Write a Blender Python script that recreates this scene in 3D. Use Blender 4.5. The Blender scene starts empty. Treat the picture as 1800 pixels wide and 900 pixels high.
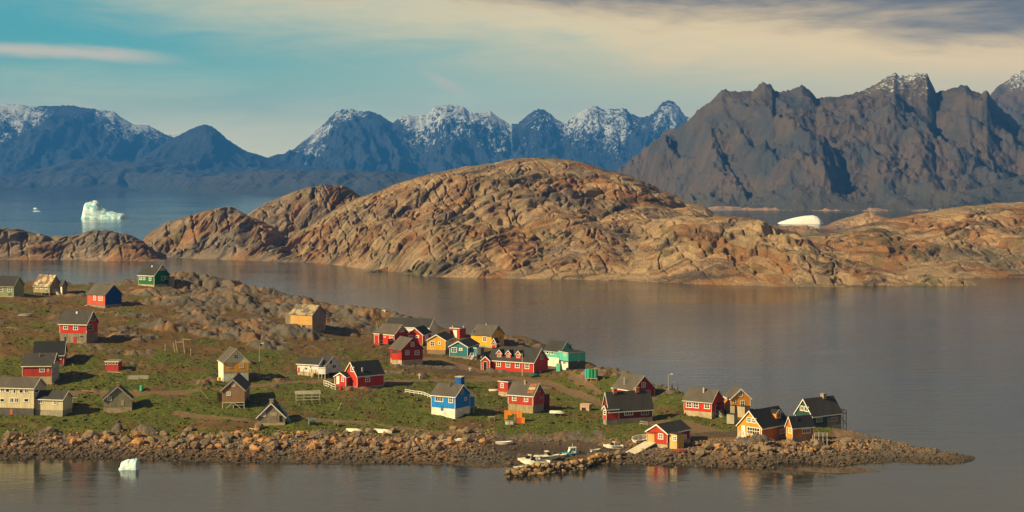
import bpy, bmesh, math, random
import numpy as np
from mathutils import Vector, Matrix, noise as mnoise

random.seed(7); rng = np.random.default_rng(7)
SC = bpy.context.scene
COL = SC.collection

# ------------------------------------------------------------------ camera
F, CX, HY, H = 2855.0, 900.0, 316.0, 60.0      # focal length and horizon of the photo (1800 px wide), eye height in metres
cam_d = bpy.data.cameras.new('camera'); cam = bpy.data.objects.new('camera', cam_d); COL.objects.link(cam)
cam.location = (0, 0, H); cam.rotation_euler = (math.radians(90), 0, 0)
cam_d.sensor_width = 36; cam_d.lens = F/1800*36
cam_d.shift_y = -(450-HY)/1800
cam_d.clip_start = 1; cam_d.clip_end = 80000
SC.camera = cam

# ------------------------------------------------------------------ light
SUN_AZ, SUN_EL = math.radians(243), math.radians(31)     # compass bearing of the sun (view direction is 0), elevation
world = bpy.data.worlds.new('World'); SC.world = world; world.use_nodes = True

def N(nt, typ, **kw):
    n = nt.nodes.new(typ)
    for k, v in kw.items():
        if k.startswith('i_'):
            key = k[2:]
            key = int(key) if key.isdigit() else key.replace('_', ' ')
            n.inputs[key].default_value = v
        else:
            setattr(n, k, v)
    return n
def L(nt, a, b): nt.links.new(a, b)
def val(nt, op, a, b=None, c=None, clamp=False):
    n = nt.nodes.new('ShaderNodeMath'); n.operation = op; n.use_clamp = clamp
    for i, q in enumerate((a, b, c)):
        if q is None: continue
        if isinstance(q, (int, float)): n.inputs[i].default_value = q
        else: nt.links.new(q, n.inputs[i])
    return n.outputs[0]
def mixc(nt, f, a, b, blend='MIX'):
    n = nt.nodes.new('ShaderNodeMix'); n.data_type = 'RGBA'; n.blend_type = blend; n.clamp_factor = True
    for sock, q in ((n.inputs['Factor'], f), (n.inputs['A'], a), (n.inputs['B'], b)):
        if isinstance(q, (int, float)): sock.default_value = q
        elif isinstance(q, (tuple, list)): sock.default_value = (q[0], q[1], q[2], 1) if sock.type == 'RGBA' else q
        else: nt.links.new(q, sock)
    return n.outputs['Result']
def smooth(nt, x, lo, hi):
    n = nt.nodes.new('ShaderNodeMapRange'); n.interpolation_type = 'SMOOTHSTEP'
    nt.links.new(x, n.inputs['Value']); n.inputs['From Min'].default_value = lo; n.inputs['From Max'].default_value = hi
    return n.outputs['Result']
def noise_tex(nt, vec, scale, detail=5, rough=0.55, dist=0.0, typ=None):
    n = nt.nodes.new('ShaderNodeTexNoise'); n.inputs['Scale'].default_value = scale
    n.inputs['Detail'].default_value = detail; n.inputs['Roughness'].default_value = rough; n.inputs['Distortion'].default_value = dist
    if typ: n.noise_type = typ
    if vec is not None: nt.links.new(vec, n.inputs['Vector'])
    return n.outputs['Fac']
def mapping(nt, vec, scale=(1,1,1), rot=(0,0,0), loc=(0,0,0)):
    n = nt.nodes.new('ShaderNodeMapping'); nt.links.new(vec, n.inputs['Vector'])
    n.inputs['Scale'].default_value = scale; n.inputs['Rotation'].default_value = rot; n.inputs['Location'].default_value = loc
    return n.outputs[0]

def build_world():
    nt = world.node_tree; nt.nodes.clear()
    out = nt.nodes.new('ShaderNodeOutputWorld'); bg = nt.nodes.new('ShaderNodeBackground'); bg.inputs['Strength'].default_value = 0.055
    sky = nt.nodes.new('ShaderNodeTexSky'); sky.sky_type = 'NISHITA'; sky.sun_disc = False
    sky.sun_elevation = SUN_EL; sky.sun_rotation = SUN_AZ; sky.air_density = 1.0; sky.dust_density = 0.6; sky.ozone_density = 2.0
    tc = nt.nodes.new('ShaderNodeTexCoord'); sep = nt.nodes.new('ShaderNodeSeparateXYZ'); L(nt, tc.outputs['Generated'], sep.inputs[0])
    x, y, z = sep.outputs
    hyp = val(nt, 'SQRT', val(nt, 'ADD', val(nt, 'MULTIPLY', x, x), val(nt, 'MULTIPLY', y, y)))
    hyp = val(nt, 'MAXIMUM', hyp, 0.02)
    saz = val(nt, 'DIVIDE', x, hyp)                       # sine of bearing
    el = val(nt, 'DIVIDE', z, hyp)                        # tangent of elevation
    # wispy noise, stretched along the horizon
    comb = nt.nodes.new('ShaderNodeCombineXYZ'); L(nt, x, comb.inputs[0]); L(nt, y, comb.inputs[1]); L(nt, val(nt, 'MULTIPLY', z, 5.0), comb.inputs[2])
    nz = noise_tex(nt, comb.outputs[0], 5.0, 7, 0.6, 0.6)
    nz2 = noise_tex(nt, comb.outputs[0], 16.0, 6, 0.6, 1.0)
    w = val(nt, 'ADD', val(nt, 'MULTIPLY', val(nt, 'SUBTRACT', nz, 0.5), 0.12), val(nt, 'MULTIPLY', val(nt, 'SUBTRACT', nz2, 0.5), 0.045))
    # clear sky, slightly green near the horizon as the photo shows
    clear = mixc(nt, 1.0, sky.outputs[0], (0.38, 1.12, 1.02), 'MULTIPLY')
    low = mixc(nt, val(nt, 'SUBTRACT', 1.0, smooth(nt, val(nt, 'ADD', el, val(nt, 'MULTIPLY', w, 0.3)), 0.005, 0.085)), clear, (13.2, 11.6, 6.6))
    # cream cloud bank, climbing to the left
    bank = val(nt, 'ADD', val(nt, 'ADD', el, val(nt, 'MULTIPLY', saz, 0.20)), val(nt, 'MULTIPLY', w, 0.7))
    fb = smooth(nt, bank, 0.02, 0.135)
    c1 = mixc(nt, fb, low, mixc(nt, nz2, (12.6, 9.0, 4.2), (13.8, 9.9, 4.6)))
    # streak of cirrus on the left
    st = val(nt, 'ADD', val(nt, 'ADD', el, val(nt, 'MULTIPLY', saz, 0.045)), val(nt, 'MULTIPLY', w, 0.10))
    band = val(nt, 'SUBTRACT', 1.0, smooth(nt, val(nt, 'ABSOLUTE', val(nt, 'SUBTRACT', st, 0.0625)), 0.0005, 0.0060))
    band = val(nt, 'MULTIPLY', band, val(nt, 'SUBTRACT', 1.0, smooth(nt, saz, -0.245, -0.185)))
    c1 = mixc(nt, val(nt, 'MULTIPLY', band, 0.85), c1, (9.5, 8.0, 5.6))
    st2 = val(nt, 'ADD', val(nt, 'SUBTRACT', el, val(nt, 'MULTIPLY', saz, -0.55)), val(nt, 'MULTIPLY', w, 0.25))
    band2 = val(nt, 'SUBTRACT', 1.0, smooth(nt, val(nt, 'ABSOLUTE', val(nt, 'SUBTRACT', st2, 0.0345)), 0.0005, 0.007))
    band2 = val(nt, 'MULTIPLY', band2, val(nt, 'MULTIPLY', smooth(nt, saz, -0.062, -0.040), val(nt, 'SUBTRACT', 1.0, smooth(nt, saz, -0.040, -0.02))))
    c1 = mixc(nt, val(nt, 'MULTIPLY', band2, 0.6), c1, (9.5, 8.0, 5.6))
    # grey cloud deck above, broken towards the zenith
    deck = val(nt, 'ADD', val(nt, 'ADD', el, val(nt, 'MULTIPLY', saz, 0.085)), val(nt, 'MULTIPLY', w, 0.5))
    fd = smooth(nt, deck, 0.096, 0.128)
    nb = noise_tex(nt, tc.outputs['Generated'], 2.2, 6, 0.55, 0.3)
    hole = smooth(nt, nb, 0.56, 0.72)
    grey = mixc(nt, nb, (1.6, 1.6, 1.65), (2.7, 2.5, 2.3))
    midb = val(nt, 'MULTIPLY', smooth(nt, el, 0.115, 0.18), val(nt, 'SUBTRACT', 1.0, smooth(nt, el, 0.25, 0.60)))
    grey = mixc(nt, val(nt, 'MULTIPLY', midb, 0.55), grey, mixc(nt, nb, (7.5, 5.9, 3.3), (10.5, 8.0, 4.4)))  # unseen cream band above the view, put in to brighten the water
    grey = mixc(nt, smooth(nt, el, 0.7, 1.6), grey, (0.9, 0.95, 1.1))  # unseen zenith darkened to weaken the fill light
    high = mixc(nt, val(nt, 'MULTIPLY', hole, 0.25), grey, sky.outputs[0])
    c2 = mixc(nt, fd, c1, high)
    L(nt, c2, bg.inputs['Color']); L(nt, bg.outputs[0], out.inputs['Surface'])
build_world()

sun_d = bpy.data.lights.new('sun', 'SUN'); sun = bpy.data.objects.new('sun', sun_d); COL.objects.link(sun)
sun_d.energy = 5.0; sun_d.angle = math.radians(0.5); sun_d.color = (1.0, 0.79, 0.42)
to_sun = Vector((math.sin(SUN_AZ)*math.cos(SUN_EL), math.cos(SUN_AZ)*math.cos(SUN_EL), math.sin(SUN_EL)))
sun.rotation_euler = to_sun.to_track_quat('Z', 'Y').to_euler(); sun.location = (-200, -200, 400)

vs = SC.view_settings
vs.view_transform = 'Standard'; vs.look = 'None'; vs.exposure = 0.72; vs.gamma = 1.0; vs.use_curve_mapping = False
SC.render.resolution_x, SC.render.resolution_y = 1024, 512
SC.cycles.max_bounces = 6; SC.cycles.diffuse_bounces = 2; SC.cycles.glossy_bounces = 3; SC.cycles.volume_bounces = 0
SC.cycles.use_denoising = True

# ------------------------------------------------------------------ materials
MATS = {}
def new_mat(name):
    m = bpy.data.materials.new(name); m.use_nodes = True; nt = m.node_tree
    bs = nt.nodes['Principled BSDF']; bs.inputs['Specular IOR Level'].default_value = 0.3; bs.inputs['Roughness'].default_value = 0.85
    return m, nt, bs
def bump(nt, bs, h, strength=0.4, dist=0.1):
    b = nt.nodes.new('ShaderNodeBump'); b.inputs['Strength'].default_value = strength; b.inputs['Distance'].default_value = dist
    nt.links.new(h, b.inputs['Height']); nt.links.new(b.outputs[0], bs.inputs['Normal']); return b
def objco(nt): return nt.nodes.new('ShaderNodeTexCoord').outputs['Object']
def wpos(nt): return nt.nodes.new('ShaderNodeNewGeometry').outputs['Position']
def attr(nt, name):
    n = nt.nodes.new('ShaderNodeAttribute'); n.attribute_name = name; return n.outputs['Fac']
def scl(c, k): return tuple(min(1, q*k) for q in c)

def m_paint(col, wear=0.25, boards=0.22, under=(0.22, 0.19, 0.16), rough=0.7, horizontal=False):
    key = ('paint', tuple(col), wear, boards, under, horizontal)
    if key in MATS: return MATS[key]
    m, nt, bs = new_mat('paint'); co = objco(nt); sp = nt.nodes.new('ShaderNodeSeparateXYZ'); L(nt, co, sp.inputs[0])
    run = sp.outputs[2] if horizontal else val(nt, 'ADD', sp.outputs[0], sp.outputs[1])
    idx = val(nt, 'FLOOR', val(nt, 'DIVIDE', run, boards)); fr = val(nt, 'FRACT', val(nt, 'DIVIDE', run, boards))
    wn = nt.nodes.new('ShaderNodeTexWhiteNoise'); wn.noise_dimensions = '1D'; L(nt, idx, wn.inputs['W'])
    tone = mixc(nt, wn.outputs['Value'], scl(col, 0.84), scl(col, 1.08))
    st = noise_tex(nt, mapping(nt, co, (4, 4, 0.35) if not horizontal else (0.5, 0.5, 6)), 1.3, 6, 0.65)
    st2 = noise_tex(nt, mapping(nt, co, (1, 1, 1), loc=(3, 7, 1)), 0.55, 4, 0.6)
    k = val(nt, 'ADD', val(nt, 'MULTIPLY', st, 0.6), val(nt, 'MULTIPLY', st2, 0.4))
    f = smooth(nt, k, 0.70 - wear*0.42, 0.80 - wear*0.30)
    c = mixc(nt, val(nt, 'MULTIPLY', f, min(1, 0.35 + wear)), tone, under)
    fade = noise_tex(nt, co, 0.8, 3, 0.5)
    c = mixc(nt, val(nt, 'MULTIPLY', smooth(nt, fade, 0.45, 0.75), 0.22), c, scl(col, 1.35) if max(col) < 0.6 else scl(col, 0.8))
    L(nt, c, bs.inputs['Base Color']); bs.inputs['Roughness'].default_value = rough
    groove = val(nt, 'MULTIPLY', smooth(nt, fr, 0.0, 0.14), val(nt, 'SUBTRACT', 1.0, smooth(nt, fr, 0.86, 1.0)))
    bump(nt, bs, val(nt, 'ADD', groove, val(nt, 'MULTIPLY', st, 0.3)), 0.6, 0.03)
    MATS[key] = m; return m
def m_roof(col, patch=0.3, patchcol=None, strips=1.0, rough=0.75):
    key = ('roof', tuple(col), patch, patchcol, strips)
    if key in MATS: return MATS[key]
    m, nt, bs = new_mat('roofing'); co = objco(nt); sp = nt.nodes.new('ShaderNodeSeparateXYZ'); L(nt, co, sp.inputs[0])
    run = val(nt, 'ADD', val(nt, 'MULTIPLY', sp.outputs[0], 1.0), val(nt, 'MULTIPLY', sp.outputs[1], 1.0))
    idx = val(nt, 'FLOOR', val(nt, 'DIVIDE', run, strips)); fr = val(nt, 'FRACT', val(nt, 'DIVIDE', run, strips))
    wn = nt.nodes.new('ShaderNodeTexWhiteNoise'); wn.noise_dimensions = '1D'; L(nt, idx, wn.inputs['W'])
    c = mixc(nt, wn.outputs['Value'], scl(col, 0.85), scl(col, 1.2))
    n1 = noise_tex(nt, co, 0.5, 5, 0.6); n2 = noise_tex(nt, co, 3.0, 5, 0.7)
    c = mixc(nt, val(nt, 'MULTIPLY', n2, 0.5), c, scl(col, 1.5))
    if patchcol: c = mixc(nt, smooth(nt, n1, 0.62-patch*0.35, 0.70-patch*0.35), c, patchcol)
    else: c = mixc(nt, val(nt, 'MULTIPLY', smooth(nt, n1, 0.5, 0.75), patch), c, scl(col, 1.9))
    L(nt, c, bs.inputs['Base Color']); bs.inputs['Roughness'].default_value = rough
    bump(nt, bs, val(nt, 'ADD', smooth(nt, fr, 0.0, 0.08), val(nt, 'MULTIPLY', n2, 0.6)), 0.35, 0.03)
    MATS[key] = m; return m
def m_flat(col, rough=0.7, var=0.2, scale=2.0, metal=0.0, bmp=0.2):
    key = ('flat', tuple(col), rough, var, scale, metal)
    if key in MATS: return MATS[key]
    m, nt, bs = new_mat('coat'); co = objco(nt)
    n1 = noise_tex(nt, co, scale, 5, 0.6)
    L(nt, mixc(nt, smooth(nt, n1, 0.3, 0.75), scl(col, 1+var*0.5), scl(col, 1-var)), bs.inputs['Base Color'])
    bs.inputs['Roughness'].default_value = rough; bs.inputs['Metallic'].default_value = metal
    bump(nt, bs, n1, bmp, 0.03); MATS[key] = m; return m
def m_concrete(col=(0.42, 0.36, 0.27)):
    key = ('conc', tuple(col))
    if key in MATS: return MATS[key]
    m, nt, bs = new_mat('foundation_render'); co = objco(nt)
    n1 = noise_tex(nt, co, 0.9, 6, 0.65); n2 = noise_tex(nt, mapping(nt, co, (3, 3, 0.5)), 1.2, 5, 0.6)
    c = mixc(nt, smooth(nt, n1, 0.35, 0.7), col, scl(col, 0.62)); c = mixc(nt, val(nt, 'MULTIPLY', smooth(nt, n2, 0.5, 0.75), 0.4), c, scl(col, 0.45))
    L(nt, c, bs.inputs['Base Color']); bump(nt, bs, n1, 0.4, 0.05); MATS[key] = m; return m
def m_glass():
    if 'glass' in MATS: return MATS['glass']
    m, nt, bs = new_mat('window_glass'); bs.inputs['Base Color'].default_value = (0.015, 0.018, 0.022, 1)
    bs.inputs['Roughness'].default_value = 0.08; bs.inputs['Specular IOR Level'].default_value = 0.5; MATS['glass'] = m; return m
def m_rock(name, cols, sc=1.0, bumpd=0.5, useattr=None, strata=35, veg=None, dark_low=None):
    """cols: pale, mid (orange), grey, dark streak"""
    if name in MATS: return MATS[name]
    m, nt, bs = new_mat(name); co = wpos(nt)
    big = noise_tex(nt, co, 0.018*sc, 5, 0.6, 0.5); med = noise_tex(nt, co, 0.11*sc, 6, 0.65, 0.4)
    stv = mapping(nt, co, (0.25*sc, 0.25*sc, 1.1*sc), (0, math.radians(strata), 0))
    st = noise_tex(nt, stv, 0.5, 7, 0.7, 0.8); fine = noise_tex(nt, co, 0.8*sc, 7, 0.72)
    sk = attr(nt, 'streak'); ru = attr(nt, 'rust')
    c = mixc(nt, smooth(nt, val(nt, 'ADD', ru, val(nt, 'MULTIPLY', val(nt, 'SUBTRACT', med, 0.5), 0.8)), 0.42, 0.66), cols[0], cols[1])
    c = mixc(nt, val(nt, 'MULTIPLY', smooth(nt, big, 0.46, 0.62), 0.75), c, cols[2])
    kf = val(nt, 'ADD', sk, val(nt, 'MULTIPLY', val(nt, 'SUBTRACT', fine, 0.5), 0.9))
    c = mixc(nt, val(nt, 'MULTIPLY', smooth(nt, kf, 0.56, 0.80), 0.72), c, cols[3])
    c = mixc(nt, val(nt, 'MULTIPLY', smooth(nt, kf, 0.40, 0.18), 0.55), c, scl(cols[0], 1.55))
    c = mixc(nt, val(nt, 'MULTIPLY', smooth(nt, fine, 0.50, 0.68), 0.6), c, cols[3])
    c = mixc(nt, val(nt, 'MULTIPLY', smooth(nt, fine, 0.48, 0.30), 0.35), c, scl(cols[0], 1.25))
    if veg:
        vn = noise_tex(nt, mapping(nt, co, (1, 1, 0.6), loc=(31, 17, 5)), 0.03*sc, 6, 0.68, 0.6)
        c = mixc(nt, val(nt, 'MULTIPLY', smooth(nt, vn, 0.55, 0.64), 0.75), c, veg)
    L(nt, c, bs.inputs['Base Color']); bs.inputs['Roughness'].default_value = 0.9
    hgt = val(nt, 'ADD', val(nt, 'MULTIPLY', kf, 0.8), val(nt, 'ADD', val(nt, 'MULTIPLY', fine, 0.35), med))
    bump(nt, bs, hgt, 0.9, bumpd)
    MATS[name] = m; return m

# ------------------------------------------------------------------ noise and mesh helpers
PERM = np.concatenate([rng.permutation(512)]*3)
def pnoise(x, y, seed=0):
    xi = np.floor(x).astype(np.int64); yi = np.floor(y).astype(np.int64); xf = x-xi; yf = y-yi
    u = xf*xf*xf*(xf*(xf*6-15)+10); v = yf*yf*yf*(yf*(yf*6-15)+10)
    def g(ix, iy, dx, dy):
        h = PERM[(PERM[(ix+seed*37) & 511] + iy) & 511]*(2*np.pi/512)
        return np.cos(h)*dx + np.sin(h)*dy
    a = g(xi, yi, xf, yf); b = g(xi+1, yi, xf-1, yf); c = g(xi, yi+1, xf, yf-1); d = g(xi+1, yi+1, xf-1, yf-1)
    return (a*(1-u)+b*u)*(1-v) + (c*(1-u)+d*u)*v
def fbm(x, y, oct=5, gain=0.5, lac=2.03, seed=0):
    r = np.zeros_like(x, dtype=float); a = 1.0
    for i in range(oct): r += a*pnoise(x, y, seed+i); x = x*lac+13.7; y = y*lac+7.1; a *= gain
    return r
def ridged(x, y, oct=5, gain=0.5, lac=2.07, seed=0):
    r = np.zeros_like(x, dtype=float); a = 1.0; w = np.ones_like(r); tot = 0
    for i in range(oct):
        n = 1-np.abs(pnoise(x, y, seed+i))*1.9; n = np.clip(n, 0, 1)**2*w; w = np.clip(n*1.6, 0, 1)
        r += a*n; tot += a; x = x*lac+5.3; y = y*lac+9.9; a *= gain
    return r/tot
def worley(x, y, seed=0):
    xi = np.floor(x).astype(np.int64); yi = np.floor(y).astype(np.int64)
    f1 = np.full(x.shape, 9.0); f2 = np.full(x.shape, 9.0); cid = np.zeros(x.shape)
    for i in (-1, 0, 1):
        for j in (-1, 0, 1):
            cx = xi+i; cy = yi+j
            h = PERM[(PERM[(cx+seed*53) & 511]+cy) & 511]; h2 = PERM[(h+91) & 511]; h3 = PERM[(h2+17) & 511]
            d = np.hypot(cx+0.15+0.7*h/512-x, cy+0.15+0.7*h2/512-y)
            nf = d < f1
            f2 = np.where(nf, f1, np.minimum(f2, d)); cid = np.where(nf, h3/512, cid); f1 = np.where(nf, d, f1)
    return f1, f2, cid
def sstep(x, a, b):
    t = np.clip((x-a)/(b-a), 0, 1); return t*t*(3-2*t)

def grid_object(name, V, nr, nc, mat, attrs=None, smooth_shade=True):
    idx = np.arange(nr*nc).reshape(nr, nc)
    q = np.stack([idx[:-1, :-1], idx[:-1, 1:], idx[1:, 1:], idx[1:, :-1]], -1).reshape(-1, 4)
    me = bpy.data.meshes.new(name)
    me.vertices.add(nr*nc); me.vertices.foreach_set('co', V.reshape(-1).astype(np.float32))
    me.loops.add(q.size); me.loops.foreach_set('vertex_index', q.reshape(-1).astype(np.int32))
    me.polygons.add(len(q)); me.polygons.foreach_set('loop_start', np.arange(0, q.size, 4, dtype=np.int32))
    me.polygons.foreach_set('loop_total', np.full(len(q), 4, dtype=np.int32))
    me.update(calc_edges=True)
    if smooth_shade: me.polygons.foreach_set('use_smooth', np.ones(len(q), dtype=bool))
    for k, a in (attrs or {}).items():
        at = me.attributes.new(k, 'FLOAT', 'POINT'); at.data.foreach_set('value', a.reshape(-1).astype(np.float32))
    me.materials.append(mat)
    o = bpy.data.objects.new(name, me); COL.objects.link(o); return o
def structure(o): o['kind'] = 'structure'; return o
def tag(o, label, cat, group=None):
    o['label'] = label; o['category'] = cat
    if group: o['group'] = group
    return o

class MB:
    """collects shapes into ONE mesh"""
    def __init__(s): s.v = []; s.f = []
    def add(s, vs, fs):
        o = len(s.v); s.v += [tuple(p) for p in vs]; s.f += [tuple(i+o for i in f) for f in fs]; return s
    def box(s, x0, x1, y0, y1, z0, z1):
        return s.add([(x0,y0,z0),(x1,y0,z0),(x1,y1,z0),(x0,y1,z0),(x0,y0,z1),(x1,y0,z1),(x1,y1,z1),(x0,y1,z1)],
                     [(0,3,2,1),(4,5,6,7),(0,1,5,4),(1,2,6,5),(2,3,7,6),(3,0,4,7)])
    def hexa(s, p):   # 8 points, bottom ring then top ring (counter-clockwise from above)
        return s.add(p, [(0,3,2,1),(4,5,6,7),(0,1,5,4),(1,2,6,5),(2,3,7,6),(3,0,4,7)])
    def bar(s, a, b, w, h=None, up=(0,0,1)):
        a = Vector(a); b = Vector(b); h = h or w; d = (b-a)
        if d.length < 1e-6: return s
        d.normalize(); u = Vector(up)
        if abs(d.dot(u)) > 0.97: u = Vector((0, 1, 0))
        r = d.cross(u).normalized()*w/2; u2 = r.cross(d).normalized()*h/2
        p = [a-r-u2, a+r-u2, a+r+u2, a-r+u2, b-r-u2, b+r-u2, b+r+u2, b-r+u2]
        return s.add(p, [(0,1,2,3),(7,6,5,4),(4,5,1,0),(5,6,2,1),(6,7,3,2),(7,4,0,3)])
    def tube(s, a, b, r0, r1=None, n=8, cap=True):
        a = Vector(a); b = Vector(b); r1 = r0 if r1 is None else r1; d = (b-a).normalized()
        u = Vector((0,0,1)) if abs(d.z) < 0.95 else Vector((1,0,0)); x = d.cross(u).normalized(); y = x.cross(d)
        vs = [a+(x*math.cos(t)+y*math.sin(t))*r0 for t in [i*2*math.pi/n for i in range(n)]] + [b+(x*math.cos(t)+y*math.sin(t))*r1 for t in [i*2*math.pi/n for i in range(n)]]
        fs = [(i, i+n, (i+1) % n+n, (i+1) % n) for i in range(n)]
        if cap: fs += [tuple(range(n)), tuple(range(2*n-1, n-1, -1))]
        return s.add(vs, fs)
    def prism(s, poly, axis, a, b):
        """extrude a polygon given in the two other axes"""
        n = len(poly)
        def P(q, t): return {'x': (t, q[0], q[1]), 'y': (q[0], t, q[1]), 'z': (q[0], q[1], t)}[axis]
        vs = [P(q, a) for q in poly] + [P(q, b) for q in poly]
        fs = [tuple(range(n)), tuple(range(2*n-1, n-1, -1))] + [(i, i+n, (i+1) % n+n, (i+1) % n) for i in range(n)]
        return s.add(vs, fs)
    def build(s, name, mat, parent=None, smooth_shade=False, bevel=0):
        me = bpy.data.meshes.new(name); me.from_pydata(s.v, [], s.f)
        bm = bmesh.new(); bm.from_mesh(me); bmesh.ops.recalc_face_normals(bm, faces=bm.faces); bm.to_mesh(me); bm.free()
        me.materials.append(mat)
        if smooth_shade: me.polygons.foreach_set('use_smooth', np.ones(len(me.polygons), dtype=bool))
        o = bpy.data.objects.new(name, me); COL.objects.link(o)
        if parent: o.parent = parent
        if bevel:
            b = o.modifiers.new('bevel', 'BEVEL'); b.width = bevel; b.segments = 2; b.limit_method = 'ANGLE'
        return o
def empty(name, loc, rz=0):
    o = bpy.data.objects.new(name, None); o.empty_display_size = 0.5; COL.objects.link(o); o.location = loc; o.rotation_euler = (0, 0, rz); return o

# ------------------------------------------------------------------ ridges: hills, mountains, rocky islands
def interp(pts, x):
    p = np.array(sorted(pts), float); return np.interp(x, p[:, 0], p[:, 1])
def ridge_layer(name, sil, front, yr, mat, ncol, nrow, shape='dome', p=1.8, amp=1.0, lam=20.0, back=0.5, seed=1, jag=0.15, style='rock', snow=None, frontY=None, wander=0.0, pad=0.0):
    """sil: skyline points (photo px); front: shoreline rows (photo px) or frontY: metres; yr: metres from the front to the ridge"""
    x0, x1 = min(q[0] for q in sil), max(q[0] for q in sil)
    px = np.linspace(x0, x1, ncol); u = (px-CX)/F
    Yf = np.full(ncol, float(frontY)) if frontY else H*F/(interp(front, px)-HY)
    dY = interp(yr, px) if isinstance(yr, (list, tuple)) else np.full(ncol, float(yr))
    if wander: dY = dY*(1+wander*fbm(px/140.0, px*0+seed*3.1, 4, seed=seed))
    Yr = Yf+dY
    zr = H-(interp(sil, px)-HY)*Yr/F
    zr = np.maximum(zr, 0.15)
    nb = max(6, nrow//4)
    tf = np.linspace(-0.04, 1, nrow)[:, None]; tb = np.linspace(0, 1, nb+1)[1:, None]
    Yg = np.concatenate([Yf+tf*dY, Yr+tb*dY*back*2], 0)
    tc = np.clip(tf, 0, 1)
    prof = (1-(1-tc)**p) if shape == 'dome' else tc**p
    low = np.where(tf < 0, tf*zr*2-0.3, 0)
    Zg = np.concatenate([zr*prof+low, zr*(1-tb**1.6)*np.ones_like(zr)-0.5*tb], 0)
    Xg = u*Yg
    T = np.concatenate([tc, 1-tb*0.999], 0)*np.ones_like(Xg)
    env = np.clip(T*5, 0.12, 1)*(np.where(np.arange(nrow+nb)[:, None] < nrow, np.clip((1-T)*3.5, jag, 1), jag))
    endf = np.clip(np.minimum(px-x0, x1-px)/30.0, 0, 1)
    env = env*endf
    if style == 'rock':
        S = Yg*0.55+Zg*1.6; S = S-S[0:1].mean()
        dip = np.interp(px, [0, 300, 450, 700, 900, 1100, 1400, 1800], [0.5, 1.0, 1.8, 1.7, 0.9, 0.3, -0.4, 0.5])     # strata dip, steep in the west, flat in the east
        dX = np.gradient(u*Yf); lift = np.cumsum(dip*dX)[None]
        wv = fbm(Xg/38, S/60, 4, 0.5, seed=seed+5); wl_ = fbm(Xg/12, S/24, 3, 0.5, seed=seed+6)
        c = lift-S+wv*18+wl_*2.5; s = Xg+S*0.2
        kk = lam/22.0
        def slit(cx, sx, k, sd): return np.clip(1-np.abs(pnoise(cx, sx, sd))*k, 0, 1)
        def saw(q): f_ = q-np.floor(q); return np.where(f_ < 0.84, f_/0.84, (1-f_)/0.16)
        m1 = sstep(fbm(Xg/45, S/80, 3, seed=seed+33), -0.25, 0.3); m2 = sstep(fbm(Xg/30, S/60, 3, seed=seed+34), -0.3, 0.3)
        f1, f2, cid = worley(c/20/kk, s/26/kk, seed); g1, g2, gid = worley(c/8/kk, s/9/kk, seed+3)
        h = (fbm(Xg/60, S/110, 4, 0.5, seed=seed)*2.6 + fbm(c/26/kk, s/60, 4, 0.5, seed=seed+1)*0.55
             - slit(c/40/kk, s/80, 9, seed+7)*1.4 - slit(c/15/kk, s/46, 6, seed+8)*0.75*m1 - slit(c/6.5/kk, s/26, 5, seed+9)*0.42
             - slit(c/120+wv, s/16+wv*0.5, 16, seed+13)*0.9
             + saw(c/30/kk+0.6*pnoise(s/40, c/60, seed+30))*0.75*m2 + saw(c/10/kk+0.7*pnoise(s/22, c/40, seed+31))*0.40*m1
             + (cid-0.5)*0.18 + np.minimum(f2-f1, 0.10)*0.7 + (gid-0.5)*0.10 + np.minimum(g2-g1, 0.10)*0.4 + ridged(c/14/kk, s/30, 4, seed=seed+19)*0.35)
        streak = 0.5+0.55*fbm(c/18/kk, s/80, 4, 0.6, seed=seed+60)+0.45*fbm(c/5, s/45, 3, 0.6, seed=seed+62); rust = 0.5+0.8*fbm(c/60+wv*0.5, s/50, 4, 0.55, seed=seed+61)
        Zg = Zg+amp*h*env
        Yg = Yg-amp*0.5*h*env
    else:
        wx = fbm(Xg/lam/1.5, Yg/lam/1.5, 4, seed=seed+11)
        yy = Yg/lam/2.6
        sk = Zg/lam*0.35*np.sign(pnoise(Xg/lam/4, Xg*0+seed, seed+50))
        r1 = ridged(Xg/lam+wx*0.5+sk, yy+wx*0.4, 5, 0.42, seed=seed)
        r2 = ridged(Xg/lam*3.1+wx*0.9+sk*2, yy*2.5, 5, 0.5, seed=seed+4)
        h = (r1-0.42)*1.5+(r2-0.4)*0.72+fbm(Xg/lam*5, Yg/lam*5, 5, 0.62, seed=seed+8)*0.42
        Zg = Zg+amp*h*env
        Yg = Yg-amp*0.5*(r1-0.4)*env
        jagn = fbm(px/6.0, px*0+seed, 5, 0.62, seed=seed+2)*amp*0.085*endf
        Zg[nrow-3:nrow+2] += jagn
    V = np.stack([u*Yg, Yg, Zg], -1)
    attrs = {'streak': streak, 'rust': rust} if style == 'rock' else {}
    if snow:
        zz = V[..., 2]; gy = np.gradient(zz, axis=0)/np.maximum(np.gradient(Yg, axis=0), 1e-3)
        sn = fbm(V[..., 0]/lam*0.8, Yg/lam*0.8, 5, 0.6, seed=seed+21)*snow[2]
        gul = (0.45-r1)*snow[3]
        attrs['snow'] = sstep(zz+sn+gul, snow[0], snow[1])
    o = grid_object(name, V, nrow+nb, ncol, mat, attrs); structure(o); return o

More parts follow.
